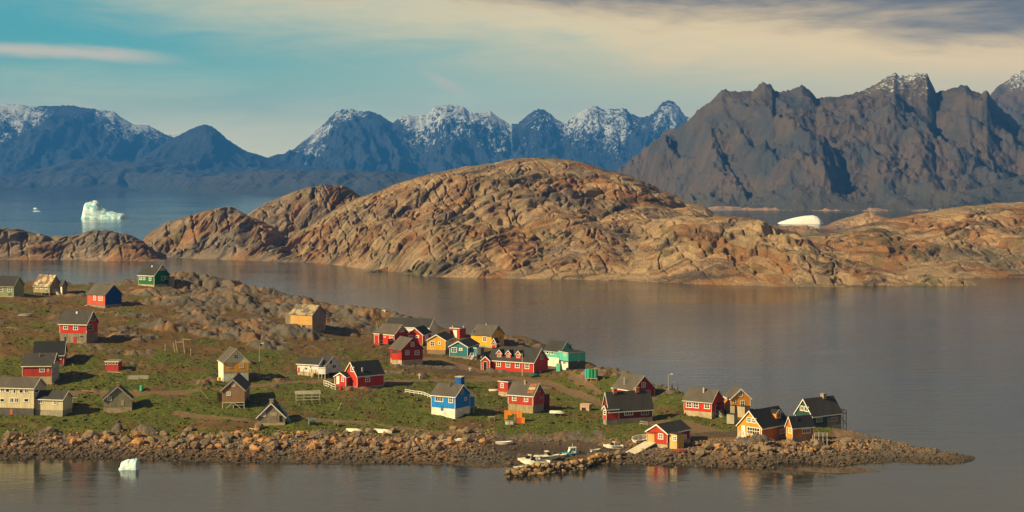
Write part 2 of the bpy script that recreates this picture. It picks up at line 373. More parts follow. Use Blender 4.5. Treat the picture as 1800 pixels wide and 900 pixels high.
def m_mountain(name, rockc, greyc, lowc, zlow, sc):
    m, nt, bs = new_mat(name); co = wpos(nt)
    sp = nt.nodes.new('ShaderNodeSeparateXYZ'); L(nt, co, sp.inputs[0])
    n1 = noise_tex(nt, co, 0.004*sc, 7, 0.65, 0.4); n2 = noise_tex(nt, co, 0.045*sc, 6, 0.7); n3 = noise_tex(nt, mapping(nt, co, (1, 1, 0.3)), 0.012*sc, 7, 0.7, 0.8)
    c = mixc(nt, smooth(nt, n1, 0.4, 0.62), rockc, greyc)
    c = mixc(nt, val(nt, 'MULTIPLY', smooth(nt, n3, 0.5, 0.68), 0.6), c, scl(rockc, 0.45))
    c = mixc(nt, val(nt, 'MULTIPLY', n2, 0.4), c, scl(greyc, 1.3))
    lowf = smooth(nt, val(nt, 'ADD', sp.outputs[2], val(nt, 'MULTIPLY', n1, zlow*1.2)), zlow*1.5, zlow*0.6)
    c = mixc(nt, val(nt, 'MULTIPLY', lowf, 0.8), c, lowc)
    n5 = noise_tex(nt, mapping(nt, co, (1, 1, 0.45)), 0.10*sc, 8, 0.75, 0.5)
    sn = attr(nt, 'snow'); snm = smooth(nt, val(nt, 'ADD', sn, val(nt, 'ADD', val(nt, 'MULTIPLY', val(nt, 'SUBTRACT', val(nt, 'ADD', n2, n3), 1.0), 1.5), val(nt, 'MULTIPLY', val(nt, 'SUBTRACT', n5, 0.5), 3.6))), 0.42, 0.72)
    sn0 = smooth(nt, sn, 0.02, 0.25)
    c = mixc(nt, val(nt, 'MULTIPLY', val(nt, 'MULTIPLY', snm, sn0), 0.75), c, (0.62, 0.68, 0.74))
    L(nt, c, bs.inputs['Base Color']); bs.inputs['Roughness'].default_value = 0.95
    bump(nt, bs, val(nt, 'ADD', n3, val(nt, 'MULTIPLY', n2, 0.5)), 0.8, 22.0/sc)
    return m

# --- water
def m_water():
    m, nt, bs = new_mat('sea_water'); co = wpos(nt)
    bs.inputs['Base Color'].default_value = (0.018, 0.020, 0.016, 1); bs.inputs['IOR'].default_value = 1.33
    bs.inputs['Specular IOR Level'].default_value = 0.5
    patch = noise_tex(nt, mapping(nt, co, (0.004, 0.011, 1)), 1.0, 5, 0.6, 0.8)
    w1 = noise_tex(nt, mapping(nt, co, (0.55, 1.25, 1), (0, 0, 0.25)), 0.9, 4, 0.6)
    w2 = noise_tex(nt, mapping(nt, co, (0.10, 0.30, 1), (0, 0, -0.2)), 0.8, 4, 0.55)
    L(nt, val(nt, 'ADD', 0.07, val(nt, 'MULTIPLY', smooth(nt, patch, 0.35, 0.7), 0.07)), bs.inputs['Roughness'])
    sp = nt.nodes.new('ShaderNodeSeparateXYZ'); L(nt, co, sp.inputs[0])
    calm = smooth(nt, sp.outputs[1], 345, 900)          # the bay by the village lies in the lee
    amp = val(nt, 'MULTIPLY', val(nt, 'ADD', 0.26, val(nt, 'MULTIPLY', calm, 0.34)), val(nt, 'ADD', 0.55, smooth(nt, patch, 0.3, 0.7)))
    h = val(nt, 'MULTIPLY', amp, val(nt, 'ADD', val(nt, 'MULTIPLY', w1, 0.10), val(nt, 'MULTIPLY', w2, 0.30)))
    b = nt.nodes.new('ShaderNodeBump'); b.inputs['Strength'].default_value = 1.0; b.inputs['Distance'].default_value = 1.0
    L(nt, h, b.inputs['Height']); L(nt, b.outputs[0], bs.inputs['Normal'])
    return m
WX = 8900
wv = MB(); 
xs = [-WX, -3000, -600, 600, 3000, WX]; ys = [-2500, 0, 700, 2500, 6000, 12700]
for i in range(5):
    for j in range(5): wv.add([(xs[i],ys[j],0),(xs[i+1],ys[j],0),(xs[i+1],ys[j+1],0),(xs[i],ys[j+1],0)], [(0,1,2,3)])
structure(wv.build('water', m_water()))

# --- far mountains
mm_far = m_mountain('far_mountain_hazed', (0.015, 0.022, 0.040), (0.026, 0.035, 0.055), (0.012, 0.019, 0.030), 120, 0.6)  # bluish base: haze of distance put into the rock colour
mm_right = m_mountain('near_mountain_rock', (0.095, 0.066, 0.048), (0.042, 0.045, 0.052), (0.060, 0.055, 0.040), 60, 1.6)
mm_hill = m_mountain('low_hill_rock', (0.045, 0.043, 0.045), (0.036, 0.042, 0.05), (0.026, 0.034, 0.034), 60, 0.9)
ridge_layer('mountain_plateau', [(-420,280),(-300,230),(-200,205),(-90,190),(-40,186),(0,183),(15,181),(60,187),(120,186),(160,192),(200,195),(212,205),(235,218),(262,220),(290,235),(310,243),(340,255),(380,262),(430,268),(470,277),(520,290),(580,300)],
            None, 950, mm_far, 420, 130, 'peak', 0.9, 75, 460, seed=3, style='mtn', frontY=10400, snow=(370, 860, 200, 300), jag=0.08)
ridge_layer('mountain_far_ridge', [(260,250),(285,240),(300,236),(312,234),(322,231),(335,236),(350,246),(400,262),(420,258),(433,265),(450,275)],
            None, 600, mm_far, 90, 30, 'peak', 1.0, 70, 300, seed=9, style='mtn', frontY=10800, snow=(150, 320, 60, 80))
ridge_layer('mountain_pyramid', [(210,300),(250,278),(300,245),(330,229),(345,222),(360,218),(372,222),(385,232),(400,245),(430,264),(470,276),(520,290),(600,300)],
            None, 760, mm_far, 240, 100, 'peak', 1.0, 45, 400, seed=5, style='mtn', frontY=9300, snow=(420, 900, 200, 300), jag=0.1)
ridge_layer('mountain_range', [(430,300),(470,276),(500,271),(520,258),(550,235),(575,212),(590,198),(600,193),(615,191),(630,196),(640,198),(650,196),(665,202),(680,210),(690,217),(705,206),(716,201),(735,205),(750,200),(762,188),(785,184),(800,186),(815,188),(825,197),(840,200),(862,196),(880,207),(895,218),(910,217),(925,205),(938,194),(950,191),(965,198),(975,207),(990,213),(1005,206),(1020,196),(1035,188),(1050,187),(1063,194),(1080,193),(1095,191),(1110,200),(1130,207),(1140,205),(1155,193),(1165,181),(1180,177),(1192,185),(1205,203),(1230,215),(1280,240),(1340,260)],
            None, 950, mm_far, 620, 170, 'peak', 1.1, 85, 420, seed=12, style='mtn', frontY=9800, snow=(250, 690, 170, 300), jag=0.12)
ridge_layer('mountain_peak', [(1690,250),(1735,175),(1745,163),(1758,150),(1770,140),(1782,130),(1795,124),(1810,118),(1840,135),(1900,160),(1960,150),(2020,185),(2100,240)],
            None, 700, mm_right, 140, 90, 'peak', 1.0, 55, 260, seed=15, style='mtn', frontY=4500, snow=(300, 520, 100, 160))
ridge_layer('mountain_ridge', [(1040,345),(1095,296),(1130,266),(1165,236),(1210,209),(1240,185),(1268,163),(1285,165),(1300,161),(1320,163),(1335,154),(1345,151),(1357,153),(1362,163),(1385,158),(1400,155),(1410,151),(1425,160),(1435,175),(1452,172),(1470,175),(1490,168),(1510,160),(1530,155),(1545,143),(1560,128),(1572,122),(1580,128),(1592,131),(1610,126),(1630,129),(1638,145),(1645,160),(1660,158),(1680,152),(1697,147),(1712,160),(1725,163),(1735,158),(1745,172),(1765,195),(1790,220),(1850,225),(1900,230),(2000,215),(2080,235),(2160,250),(2260,300),(2320,340)],
            [(1040,355),(1150,364),(1250,368),(1400,370),(1600,371),(2320,372)], [(1040,120),(1200,380),(1350,560),(1600,760),(1900,800)], mm_right, 720, 190, 'peak', 0.98, 50, 300, seed=21, style='mtn', snow=(245, 430, 60, 110), jag=0.2)
ridge_layer('low_hill_back', [(-400,325),(-250,300),(-90,312),(-30,310),(0,312),(40,304),(75,297),(110,285),(150,278),(200,283),(260,285),(330,280),(370,287),(420,294),(470,297),(520,302),(600,310),(700,318)],
            None, 1500, mm_hill, 300, 70, 'dome', 1.5, 30, 320, seed=31, style='mtn', frontY=8600, jag=0.3, snow=(900, 1200, 10, 10))
ridge_layer('low_hill_front', [(-400,330),(-250,318),(-90,324),(-30,320),(0,320),(30,317),(80,308),(140,303),(200,302),(260,305),(310,312),(350,312),(400,305),(450,300),(480,297),(540,300),(600,300),(680,303),(760,308),(880,318),(960,326)],
            [(-400,332),(0,332),(100,333),(200,335),(300,337),(400,340),(600,343),(960,345)], 500, mm_hill, 420, 90, 'dome', 1.6, 22, 230, seed=33, style='mtn', jag=0.3, snow=(900, 1200, 10, 10))
ridge_layer('low_hill_right', [(1600,371),(1640,367),(1660,356),(1680,345),(1700,338),(1720,330),(1740,321),(1760,315),(1800,307),(1850,302),(1900,300),(1980,310),(2080,340),(2160,368)],
            [(1600,373),(2160,374)], 350, mm_hill, 160, 60, 'dome', 1.5, 16, 90, seed=35, style='mtn', jag=0.3, snow=(900, 1200, 10, 10))
# far shore skerries of pale rock under the right mountain
rock_far = m_rock('skerry_rock', [(0.30,0.19,0.12),(0.27,0.16,0.09),(0.20,0.16,0.13),(0.10,0.08,0.065)], 0.6, 0.8)
ridge_layer('shore_rock', [(1240,366),(1262,362),(1290,363),(1330,366),(1370,364),(1420,367),(1480,366),(1540,369),(1600,368),(1660,370),(1700,371)],
            [(1240,369),(1700,372)], 70, rock_far, 240, 14, 'dome', 1.6, 3.0, 30, seed=41)

# --- rocky islands across the channel
isl = m_rock('island_rock', [(0.25,0.170,0.098),(0.205,0.096,0.038),(0.118,0.098,0.080),(0.030,0.025,0.021)], 1.0, 0.9, veg=(0.10,0.085,0.035))
isl2 = m_rock('island_rock_grey', [(0.20,0.145,0.10),(0.22,0.11,0.05),(0.125,0.105,0.088),(0.045,0.036,0.03)], 1.0, 0.9, veg=(0.10,0.085,0.035), strata=-30)
ridge_layer('rock_hill_far', [(395,405),(420,388),(435,377),(470,356),(510,340),(545,329),(580,326),(605,329),(620,336),(640,350),(665,385),(680,400)],
            None, 130, isl2, 240, 90, 'dome', 1.7, 3.0, 22, seed=51, frontY=1330)
ridge_layer('rock_hill_middle', [(235,446),(258,415),(275,402),(290,393),(320,382),(345,374),(360,370),(385,365),(405,366),(420,370),(436,380),(455,388),(475,396),(495,410),(515,440),(525,452)],
            [(235,452),(300,453),(350,455),(525,461)], 120, isl2, 260, 100, 'dome', 1.7, 3.2, 18, seed=53, jag=0.3)
ridge_layer('rock_hill_left', [(-330,452),(-250,430),(-180,410),(-110,405),(-60,402),(0,401),(30,402),(55,410),(70,413),(90,418),(130,415),(160,407),(190,405),(212,408),(232,413),(252,423),(262,436),(275,446),(290,457)],
            [(-330,456),(120,457),(200,459),(290,459)], 60, isl2, 520, 80, 'dome', 1.7, 2.6, 13, seed=55, jag=0.4)
ridge_layer('rock_island', [(425,457),(445,452),(480,432),(510,418),(540,400),(570,380),(600,362),(625,348),(650,340),(700,322),(760,306),(820,294),(870,288),(905,281),(940,277),(975,275),(1000,279),(1040,291),(1090,305),(1130,320),(1160,335),(1200,350),(1240,362),(1253,372),(1300,392),(1340,420)],
            [(425,459),(500,460),(560,462),(620,470),(690,478),(760,485),(850,488),(1000,490),(1100,492),(1250,499),(1340,502)], [(425,60),(600,240),(800,330),(975,350),(1200,330),(1340,250)], isl, 820, 260, 'dome', 1.5, 2.6, 22, seed=57, jag=0.3)
ridge_layer('rock_hill_front', [(640,478),(700,462),(780,437),(850,417),(950,402),(1050,392),(1150,383),(1230,378),(1280,382),(1330,388),(1370,400),(1400,408),(1420,420),(1440,440),(1465,452),(1500,462),(1560,478),(1640,488),(1690,495),(1722,501)],
            [(640,481),(690,480),(760,486),(850,489),(1000,491),(1100,494),(1250,500),(1380,504),(1460,504),(1600,503),(1722,502)], [(640,12),(760,60),(1000,130),(1250,150),(1400,110),(1500,45),(1600,25),(1722,10)], isl, 820, 140, 'dome', 1.7, 2.8, 20, seed=59, jag=0.3)
ridge_layer('rock_hill_right', [(1330,425),(1380,418),(1430,413),(1480,405),(1530,392),(1580,382),(1640,372),(1700,362),(1750,358),(1800,356),(1860,352),(1920,352),(2040,368),(2150,400),(2240,440),(2300,470)],
            [(1330,488),(1920,490),(2300,488)], [(1330,150),(1600,260),(1920,280),(2300,60)], isl, 600, 190, 'dome', 1.6, 2.8, 22, seed=61, jag=0.3)
ridge_layer('rock_islet', [(1440,400),(1455,396),(1470,388),(1500,381),(1520,376),(1545,380),(1560,386),(1600,392),(1640,398)],
            [(1440,402),(1640,404)], 60, isl, 120, 40, 'dome', 1.8, 2.6, 22, seed=63, jag=0.3)
ridge_layer('rock_islet', [(1330,402),(1360,398),(1390,396),(1410,397),(1435,403),(1455,410)],
            [(1330,412),(1455,413)], 50, isl2, 90, 30, 'dome', 1.8, 2.0, 18, seed=65, jag=0.3)

# ------------------------------------------------------------------ village island: base surface from surveyed points (photo px, row, height)
CTRL = [(-120,806,0),(0,806,0),(150,803,0),(300,808,0),(450,812,0),(600,814,0),(750,815,0),(850,820,0),(1060,812,0),(1150,816,0),(1250,820,0),(1330,824,0),(1400,826,0),(1470,818,0),(1600,812,0),(1712,806,0),
 (-120,762,2.8),(0,765,2.8),(150,762,2.8),(300,768,2.6),(450,765,2.8),(600,762,2.8),(750,775,2.0),(860,785,1.1),
 (-120,735,4.6),(0,740,4.2),(150,733,4.6),(300,735,4.5),(450,748,3.8),(600,735,4.2),(750,745,3.2),(850,750,2.6),(950,760,2.0),(1050,765,1.7),
 (-120,700,7.2),(0,700,7.0),(150,700,7.0),(300,692,7.5),(450,690,7.2),(600,690,6.8),(750,720,4.6),(800,733,3.9),(900,730,3.4),(1000,725,3.6),(1050,745,2.6),
 (-120,650,11),(0,650,11),(150,650,10.8),(300,650,10.5),(450,650,9.8),(600,650,9.0),(750,670,7.2),(900,670,6.2),(1000,680,5.4),(1110,748,2.6),(1110,705,4.2),
 (-120,600,16),(0,600,16),(150,603,15.5),(300,600,15),(450,600,13.8),(600,600,12.2),(700,610,10.2),(800,630,8.8),(900,645,7.2),(1000,645,6.6),
 (-120,550,19.5),(0,550,19.5),(150,550,19.0),(300,550,19.2),(450,550,17.6),(600,565,14.5),(700,585,11.8),(800,605,9.6),
 (-120,520,21.5),(0,521,21.3),(150,520,21),(300,515,22),(400,515,21),(500,540,18.2),
 (1200,737,3.1),(1260,736,3.1),(1300,760,2.6),(1340,777,2.2),(1440,775,2.2),(1420,752,2.9),(1480,757,2.6),(1550,790,1.1),(1600,800,0.6),(1500,800,0.8),
 (1180,790,1.4),(1250,790,1.5),(1350,800,1.2),(1450,800,1.0),
 (900,792,0.35),(980,780,0.8),(1000,800,0.18),(960,806,0.1),(1060,795,0.5),(880,778,1.1)]
CREST = [(-120,495,23,60),(0,497,22.5,60),(100,495,22.6,60),(160,503,22,55),(230,497,23,55),(270,493,24,55),(320,488,24.2,55),(400,493,22.8,55),(500,517,20,50),(560,533,18,45),(650,547,15.2,40),(760,570,12.6,35),(880,594,9.8,28),(960,606,8.6,25),(1040,638,7.3,20),(1100,660,6.4,18),(1150,677,5.7,15),(1190,689,5.2,13),(1260,702,4.7,12),(1340,722,4.0,11),(1420,738,3.4,10),(1490,755,2.7,9),(1560,774,1.8,8),(1640,791,1.0,6),(1700,803,0.3,5)]
CTRL += [(-430, q[1], q[2]) for q in CTRL if q[0] == -120]; CREST += [(-430,)+q[1:] for q in CREST if q[0] == -120]
def wpt(px, py, z): Y = (H-z)*F/(py-HY); return ((px-CX)/F*Y, Y, z)
pts = [wpt(*c) for c in CTRL]
for px, py, z, d in CREST:
    X, Y, Z = wpt(px, py, z); pts.append((X, Y, Z)); u = (px-CX)/F
    pts.append((u*(Y+d), Y+d, -1.0 if z < 10 else z*0.40)); pts.append((u*(Y+d*2.0), Y+d*2.0, -4.0)); pts.append((u*(Y+d*2+60), Y+d*2+60, -5.0))
for px in (-430, -120, 50, 200, 350, 500, 650, 800, 950, 1100, 1250, 1400, 1550, 1700):
    for py, z in ((842 if px < 1350 else 836, -1.6), (890, -3.5)): pts.append(wpt(px, py, z))
pts += [wpt(1780, 806, -2), wpt(1780, 840, -3), wpt(1760, 790, -3)]
P3 = np.array(pts); CP = P3[:, :2]/100.0
def tps_k(r2): return np.where(r2 > 1e-12, 0.5*r2*np.log(np.maximum(r2, 1e-12)), 0)
n_ = len(CP); K_ = tps_k(((CP[:, None]-CP[None])**2).sum(-1)) + np.eye(n_)*2e-4
A_ = np.zeros((n_+3, n_+3)); A_[:n_, :n_] = K_; A_[:n_, n_] = 1; A_[:n_, n_+1:] = CP; A_[n_, :n_] = 1; A_[n_+1:, :n_] = CP.T
W_ = np.linalg.solve(A_, np.concatenate([P3[:, 2], np.zeros(3)]))
def base_z(X, Y):
    X = np.asarray(X, float)/100; Y = np.asarray(Y, float)/100; sh = X.shape; X = X.ravel(); Y = Y.ravel(); r = W_[n_]+W_[n_+1]*X+W_[n_+2]*Y
    for i in range(n_): r += W_[i]*tps_k((X-CP[i, 0])**2+(Y-CP[i, 1])**2)
    return r.reshape(sh)
YS = np.arange(322, 660, 0.2)
def g0(px, py):
    """where the sight line through a photo pixel meets the base surface"""
    u = (px-CX)/F; zt = base_z(u*YS, YS); zr = H-(py-HY)*YS/F
    k = np.argmax(zt >= zr)
    if not (zt >= zr).any(): k = int(np.argmin(np.abs(zr-zt)))
    return Vector((u*YS[k], YS[k], float(zt[k])))

FOOT = []        # house footprints: (matrix inverse, half x, half y, ground z)

# ------------------------------------------------------------------ houses
WHITE = (0.74, 0.70, 0.62); RED = (0.46, 0.026, 0.008); DKRED = (0.30, 0.016, 0.010); ROOF = (0.028, 0.027, 0.027); BLUEB = (0.008, 0.20, 0.60)
M_TRIM = m_flat(WHITE, 0.6, 0.15, 1.5); M_TRIMG = m_flat((0.40, 0.36, 0.30), 0.8, 0.3, 2.0)
def zat(py, Y): return H-(py-HY)*Y/F

THETA = {}
class Block:
    """one gabled (or flat) volume of a house; measured from its near corner n, the projected widths of its two visible walls and rows of eave and ridge"""
    def __init__(s, root, n, wl, wr, g, ye, yr, yf=None, k=None, wall=None, roof=None, found=None, trim=M_TRIM, over=0.28, P=None, depth=None, eave_trim=True, skirt=2.2, wall2=None, slab=0.13, corner=True, stilts=False, shed=0):
        s.P = P if P is not None else g0(*n)
        Y = s.P.y; s.s = F/Y
        if k is None and not isinstance(root, tuple): s.th = THETA[root.name]
        else: s.th = math.atan((k or (1.3 if g == 'R' else 0.78))*wr/wl)+math.atan((n[0]-CX)/F)
        c_, s_ = math.cos(s.th), math.sin(s.th); q = n[0]-wl-CX; s.Lx = (F*s.P.x-q*Y)/(q*s_+F*c_)
        q = n[0]+wr-CX; s.Ly = (q*Y-F*s.P.x)/(F*s_-q*c_)
        if depth: 
            if g == 'F' : s.Ly = depth
            else: s.Lx = depth
        ct, st = math.cos(s.th), math.sin(s.th); s.ct, s.st = ct, st
        ex = Vector((ct, -st, 0)); ey = Vector((st, ct, 0)); C = s.P-ex*s.Lx/2+ey*s.Ly/2
        s.M = Matrix.Translation(C) @ Matrix.Rotation(-s.th, 4, 'Z')
        if isinstance(root, tuple):      # (name, label, category, group)
            s.root = empty(root[0], C, -s.th); tag(s.root, root[1], root[2], root[3] if len(root) > 3 else None); s.root.matrix_world = s.M; THETA[s.root.name] = s.th
        else: s.root = root
        s.rel = s.root.matrix_world.inverted() @ s.M if not isinstance(root, tuple) else Matrix.Identity(4)
        FOOT.append((s.M.inverted(), s.Lx/2, s.Ly/2, s.P.z))
        z0 = s.P.z; he = zat(ye, Y)-z0; hf = (zat(yf, Y)-z0) if yf else 0.0; s.he, s.hf, s.g = he, hf, g
        if g == 'F': Yp = Y+st*s.Lx/2
        else: Yp = Y+ct*s.Ly/2
        rise = max(0.05, zat(yr, Yp)-z0-he); s.rise = rise; hx, hy = s.Lx/2, s.Ly/2; s.hx, s.hy = hx, hy
        top = he+rise
        def pent(w, z): return [(-w, z), (w, z), (w, he), (0, top-0.01), (-w, he)]
        b = MB()
        if g == 'F': b.prism(pent(hx, hf), 'y', -hy, hy)
        elif g == 'R': b.prism(pent(hy, hf), 'x', -hx, hx)
        else: b.hexa([(-hx,-hy,hf),(hx,-hy,hf),(hx,hy,hf),(-hx,hy,hf),(-hx,-hy,he),(hx,-hy,he),(hx,hy,he+shed),(-hx,hy,he+shed)])
        s.part('wall', b, wall)
        if found:
            if stilts:
                for ix in (-1, 0, 1):
                    for iy in (-1, 1):
                        s.part('stilt', MB().box(ix*(hx-0.15)-0.09, ix*(hx-0.15)+0.09, iy*(hy-0.15)-0.09, iy*(hy-0.15)+0.09, -skirt, hf-0.003), found)
            else: s.part('foundation', MB().box(-hx+0.03, hx-0.03, -hy+0.03, hy-0.03, -skirt, hf+0.004), found)
        # roof
        o = over; t = slab
        if g in 'FR':
            w = hx if g == 'F' else hy; l = (hy if g == 'F' else hx)+o; sl = rise/w
            def cheV(extra, lift): return [(-w-extra, he-extra*sl+lift), (0, top+lift), (w+extra, he-extra*sl+lift), (w+extra, he-extra*sl+lift+t), (0, top+lift+t*1.15), (-w-extra, he-extra*sl+lift+t)]
            ax = 'y' if g == 'F' else 'x'
            s.roof = s.part('roof', MB().prism(cheV(o, 0.004), ax, -l, l), roof)
            # barge boards on the visible gable, eave board on the visible eave
            lead = -1 if g == 'F' else 1
            if trim:
                for sd in (-1, 1):
                    q = [(0, top-0.16), (0, top+t*1.15+0.02), (sd*(w+o+0.02), he-o*sl+t+0.02), (sd*(w+o+0.02), he-o*sl-0.12)]
                    s.part('barge_board', MB().prism(q, ax, lead*(l+0.005), lead*(l+0.06)), trim)
                if eave_trim:
                    e = MB(); zz = he-o*sl
                    if g == 'F': e.box(w+o+0.022, w+o+0.07, -l, l-0.002, zz-0.10, zz+t*0.8)
                    else: e.box(-l, l-0.002, -w-o-0.07, -w-o-0.022, zz-0.10, zz+t*0.8)
                    s.part('fascia', e, trim)
                if corner:
                    for (cx, cy) in ((hx, -hy), (-hx, -hy), (hx, hy)):
                        s.part('corner_board', MB().box(cx-0.08 if cx > 0 else cx-0.025, cx+0.025 if cx > 0 else cx+0.08, cy-0.025 if cy < 0 else cy-0.08, cy+0.08 if cy < 0 else cy+0.025, hf+0.01, he-0.12), trim)
        else:
            s.roof = s.part('roof', MB().hexa([(-hx-o,-hy-o,he+0.004),(hx+o,-hy-o,he+0.004),(hx+o,hy+o,he+shed+0.004),(-hx-o,hy+o,he+shed+0.004),(-hx-o,-hy-o,he+t),(hx+o,-hy-o,he+t),(hx+o,hy+o,he+shed+t),(-hx-o,hy+o,he+shed+t)]), roof)
            if trim: s.part('fascia', MB().box(-hx-o, hx+o, -hy-o-0.05, -hy-o-0.004, he-0.08, he+t*0.9), trim); s.part('fascia', MB().box(hx+o+0.004, hx+o+0.05, -hy-o, hy+o, he-0.08, he+t*0.9), trim)
    def part(s, name, mb, mat, parent=None, **kw):
        o = mb.build(name, mat, None, **kw); o.parent = parent or s.root
        if parent is None: o.matrix_local = s.rel
        return o
    def on(s, face, px, py):
        """photo pixel -> (local x, local y, local z) on a visible wall"""
        q = px-CX
        if face == 'F':
            d = (F*s.P.x-q*s.P.y)/(q*s.st+F*s.ct); return s.hx-d, -s.hy, zat(py, s.P.y+d*s.st)-s.P.z
        d = (q*s.P.y-F*s.P.x)/(F*s.st-q*s.ct); return s.hx, -s.hy+d, zat(py, s.P.y+d*s.ct)-s.P.z
    def wbox(s, mb, face, a0, a1, d0, d1, z0, z1):
        if face == 'F': return mb.box(a0, a1, -s.hy-d1, -s.hy-d0, z0, z1)
        return mb.box(s.hx+d0, s.hx+d1, a0, a1, z0, z1)
    def window(s, face, px, py, w, h, nc=2, nr=2, frame=M_TRIM, pane=None, fw=None):
        x, y, z = s.on(face, px, py); a = x if face == 'F' else y
        W = w/(s.s*(s.ct if face == 'F' else s.st)); Hh = h/s.s; fw = fw or min(0.17, W*0.18); mw = fw*0.62
        f = MB(); a0, a1, z0, z1 = a-W/2, a+W/2, z-Hh/2, z+Hh/2
        s.wbox(f, face, a0, a1, 0.003, 0.07, z1-fw, z1); s.wbox(f, face, a0-0.04, a1+0.04, 0.003, 0.10, z0, z0+fw)
        s.wbox(f, face, a0, a0+fw, 0.003, 0.068, z0+fw, z1-fw); s.wbox(f, face, a1-fw, a1, 0.003, 0.068, z0+fw, z1-fw)
        for i in range(1, nc): c = a0+fw+(W-2*fw)*i/nc; s.wbox(f, face, c-mw/2, c+mw/2, 0.003, 0.060, z0+fw, z1-fw)
        for j in range(1, nr): c = z0+fw+(Hh-2*fw)*j/nr; s.wbox(f, face, a0+fw, a1-fw, 0.003, 0.055, c-mw/2, c+mw/2)
        o = s.part('window', f, frame)
        p = s.wbox(MB(), face, a0+fw*0.5, a1-fw*0.5, 0.001, 0.022, z0+fw*0.5, z1-fw*0.5).build('pane', pane or m_glass()); p.parent = o
        return o
    def door(s, face, px, py, w, h, mat, frame=M_TRIM, name='door'):
        x, y, z = s.on(face, px, py); a = x if face == 'F' else y
        W = w/(s.s*(s.ct if face == 'F' else s.st)); Hh = h/s.s; z0, z1 = z-Hh/2, z+Hh/2
        d = s.part(name, s.wbox(MB(), face, a-W/2, a+W/2, 0.001, 0.045, z0, z1), mat)
        if frame:
            f = MB(); t = 0.10; s.wbox(f, face, a-W/2-t, a-W/2-0.001, 0.002, 0.065, z0, z1); s.wbox(f, face, a+W/2+0.001, a+W/2+t, 0.002, 0.065, z0, z1); s.wbox(f, face, a-W/2-t, a+W/2+t, 0.002, 0.066, z1+0.001, z1+t)
            q = f.build('door_frame', frame); q.parent = d
        kk = a+W*0.32
        q = s.wbox(MB(), face, kk-0.03, kk+0.05, 0.046, 0.10, z0+Hh*0.45, z0+Hh*0.45+0.05).build('door_handle', m_flat((0.1,0.1,0.1), 0.4)); q.parent = d
        return d
    def panel(s, name, face, px0, px1, py0, py1, mat, d0=0.003, d1=0.03):
        xa = s.on(face, px0, py1); xb = s.on(face, px1, py0); i = 0 if face == 'F' else 1
        mid = s.on(face, (px0+px1)/2, py0)[2]; lo = s.on(face, (px0+px1)/2, py1)[2]
        return s.part(name, s.wbox(MB(), face, min(xa[i], xb[i]), max(xa[i], xb[i]), d0, d1, lo, mid), mat)
    def chimney(s, fa, fb, w, up, mat, cap=True, name='chimney', rnd=False):
        """fa along the ridge (-1..1), fb across (-1..1); up = metres above the ridge"""
        if s.g == 'F': x, y, ac = fb*s.hx, fa*s.hy, abs(fb)
        else: x, y, ac = fa*s.hx, fb*s.hy, abs(fb)
        zs = s.he+s.rise*(1-ac); b = MB()
        if rnd: b.tube((x, y, zs-0.25), (x, y, zs+up), w/2, n=8)
        else: b.box(x-w/2, x+w/2, y-w/2, y+w/2, zs-0.35, zs+up)
        c = s.part(name, b, mat)
        if cap:
            q = MB().box(x-w*0.6, x+w*0.6, y-w*0.6, y+w*0.6, zs+up+0.003, zs+up+0.10).build('chimney_cap', m_flat((0.25,0.22,0.2), 0.8)); q.parent = c
        return c
    def stair(s, face, px, ytop, ybot, w, mat=M_TRIM, out=None, rail=True):
        x, y, z1 = s.on(face, px, ytop); a = x if face == 'F' else y; z0 = s.on(face, px, ybot)[2]-0.25
        n = max(3, int((z1-z0)/0.22)); out = out or (z1-z0)*0.95; W = w
        def pt(a_, d, z): return (a_, -s.hy-d, z) if face == 'F' else (s.hx+d, a_, z)
        b = MB()
        for sd in (-1, 1): b.bar(pt(a+sd*W/2, 0.9, z1-0.1), pt(a+sd*W/2, 0.9+out, z0), 0.07, 0.24)
        s.wbox(b, face, a-W/2-0.1, a+W/2+0.1, 0.01, 0.95, z1-0.16, z1-0.04)
        for sd in (-1, 1):
            for d in (0.15, 0.85): b.bar(pt(a+sd*W/2, d, z1-0.16), pt(a+sd*W/2, d, z0-0.2), 0.09)
        st = s.part('stair', b, mat)
        for i in range(n):
            t = (i+0.5)/n; d = 0.9+out*t; zz = z1-0.1+(z0-z1+0.1)*t
            q = s.wbox(MB(), face, a-W/2+0.04, a+W/2-0.04, d-0.12, d+0.12, zz+0.02, zz+0.07).build('tread', mat); q.parent = st
        if rail:
            for sd in (-1, 1):
                r = MB(); c = a+sd*(W/2+0.02)
                r.bar(pt(c, 0.05, z1+0.85), pt(c, 0.9, z1+0.85), 0.08).bar(pt(c, 0.9, z1+0.85), pt(c, 0.9+out, z0+0.85), 0.08).bar(pt(c, 0.05, z1+0.45), pt(c, 0.9, z1+0.45), 0.06).bar(pt(c, 0.9, z1+0.45), pt(c, 0.9+out, z0+0.45), 0.06)
                for d, zz in ((0.08, z1), (0.9, z1), (0.9+out, z0)): r.bar(pt(c, d, zz-0.1), pt(c, d, zz+0.9), 0.09)
                q = r.build('railing', mat); q.parent = st
        return st
    def dormer(s, px, py_sill, w, htop, hpeak, wallm, roofm, depth=2.2):
        """small gabled dormer on the front (F side) slope of an 'R' roof"""
        # depth where the slope passes the sill row
        best = None
        for i in range(60):
            fb = -1+i/60.0; y = fb*s.hy; zz = s.he+s.rise*(1+fb)
            d = s.hy+y; Yw0 = s.P.y+d*s.ct
            q = px-CX
            dd = (F*(s.P.x+d*s.st)-q*(s.P.y+d*s.ct))/(q*s.st+F*s.ct); Yw = s.P.y+d*s.ct+dd*s.st
            row = HY-(s.P.z+zz+0.15-H)*F/Yw
            if best is None or abs(row-py_sill) < best[0]: best = (abs(row-py_sill), s.hx-dd, y, zz+0.15, Yw)
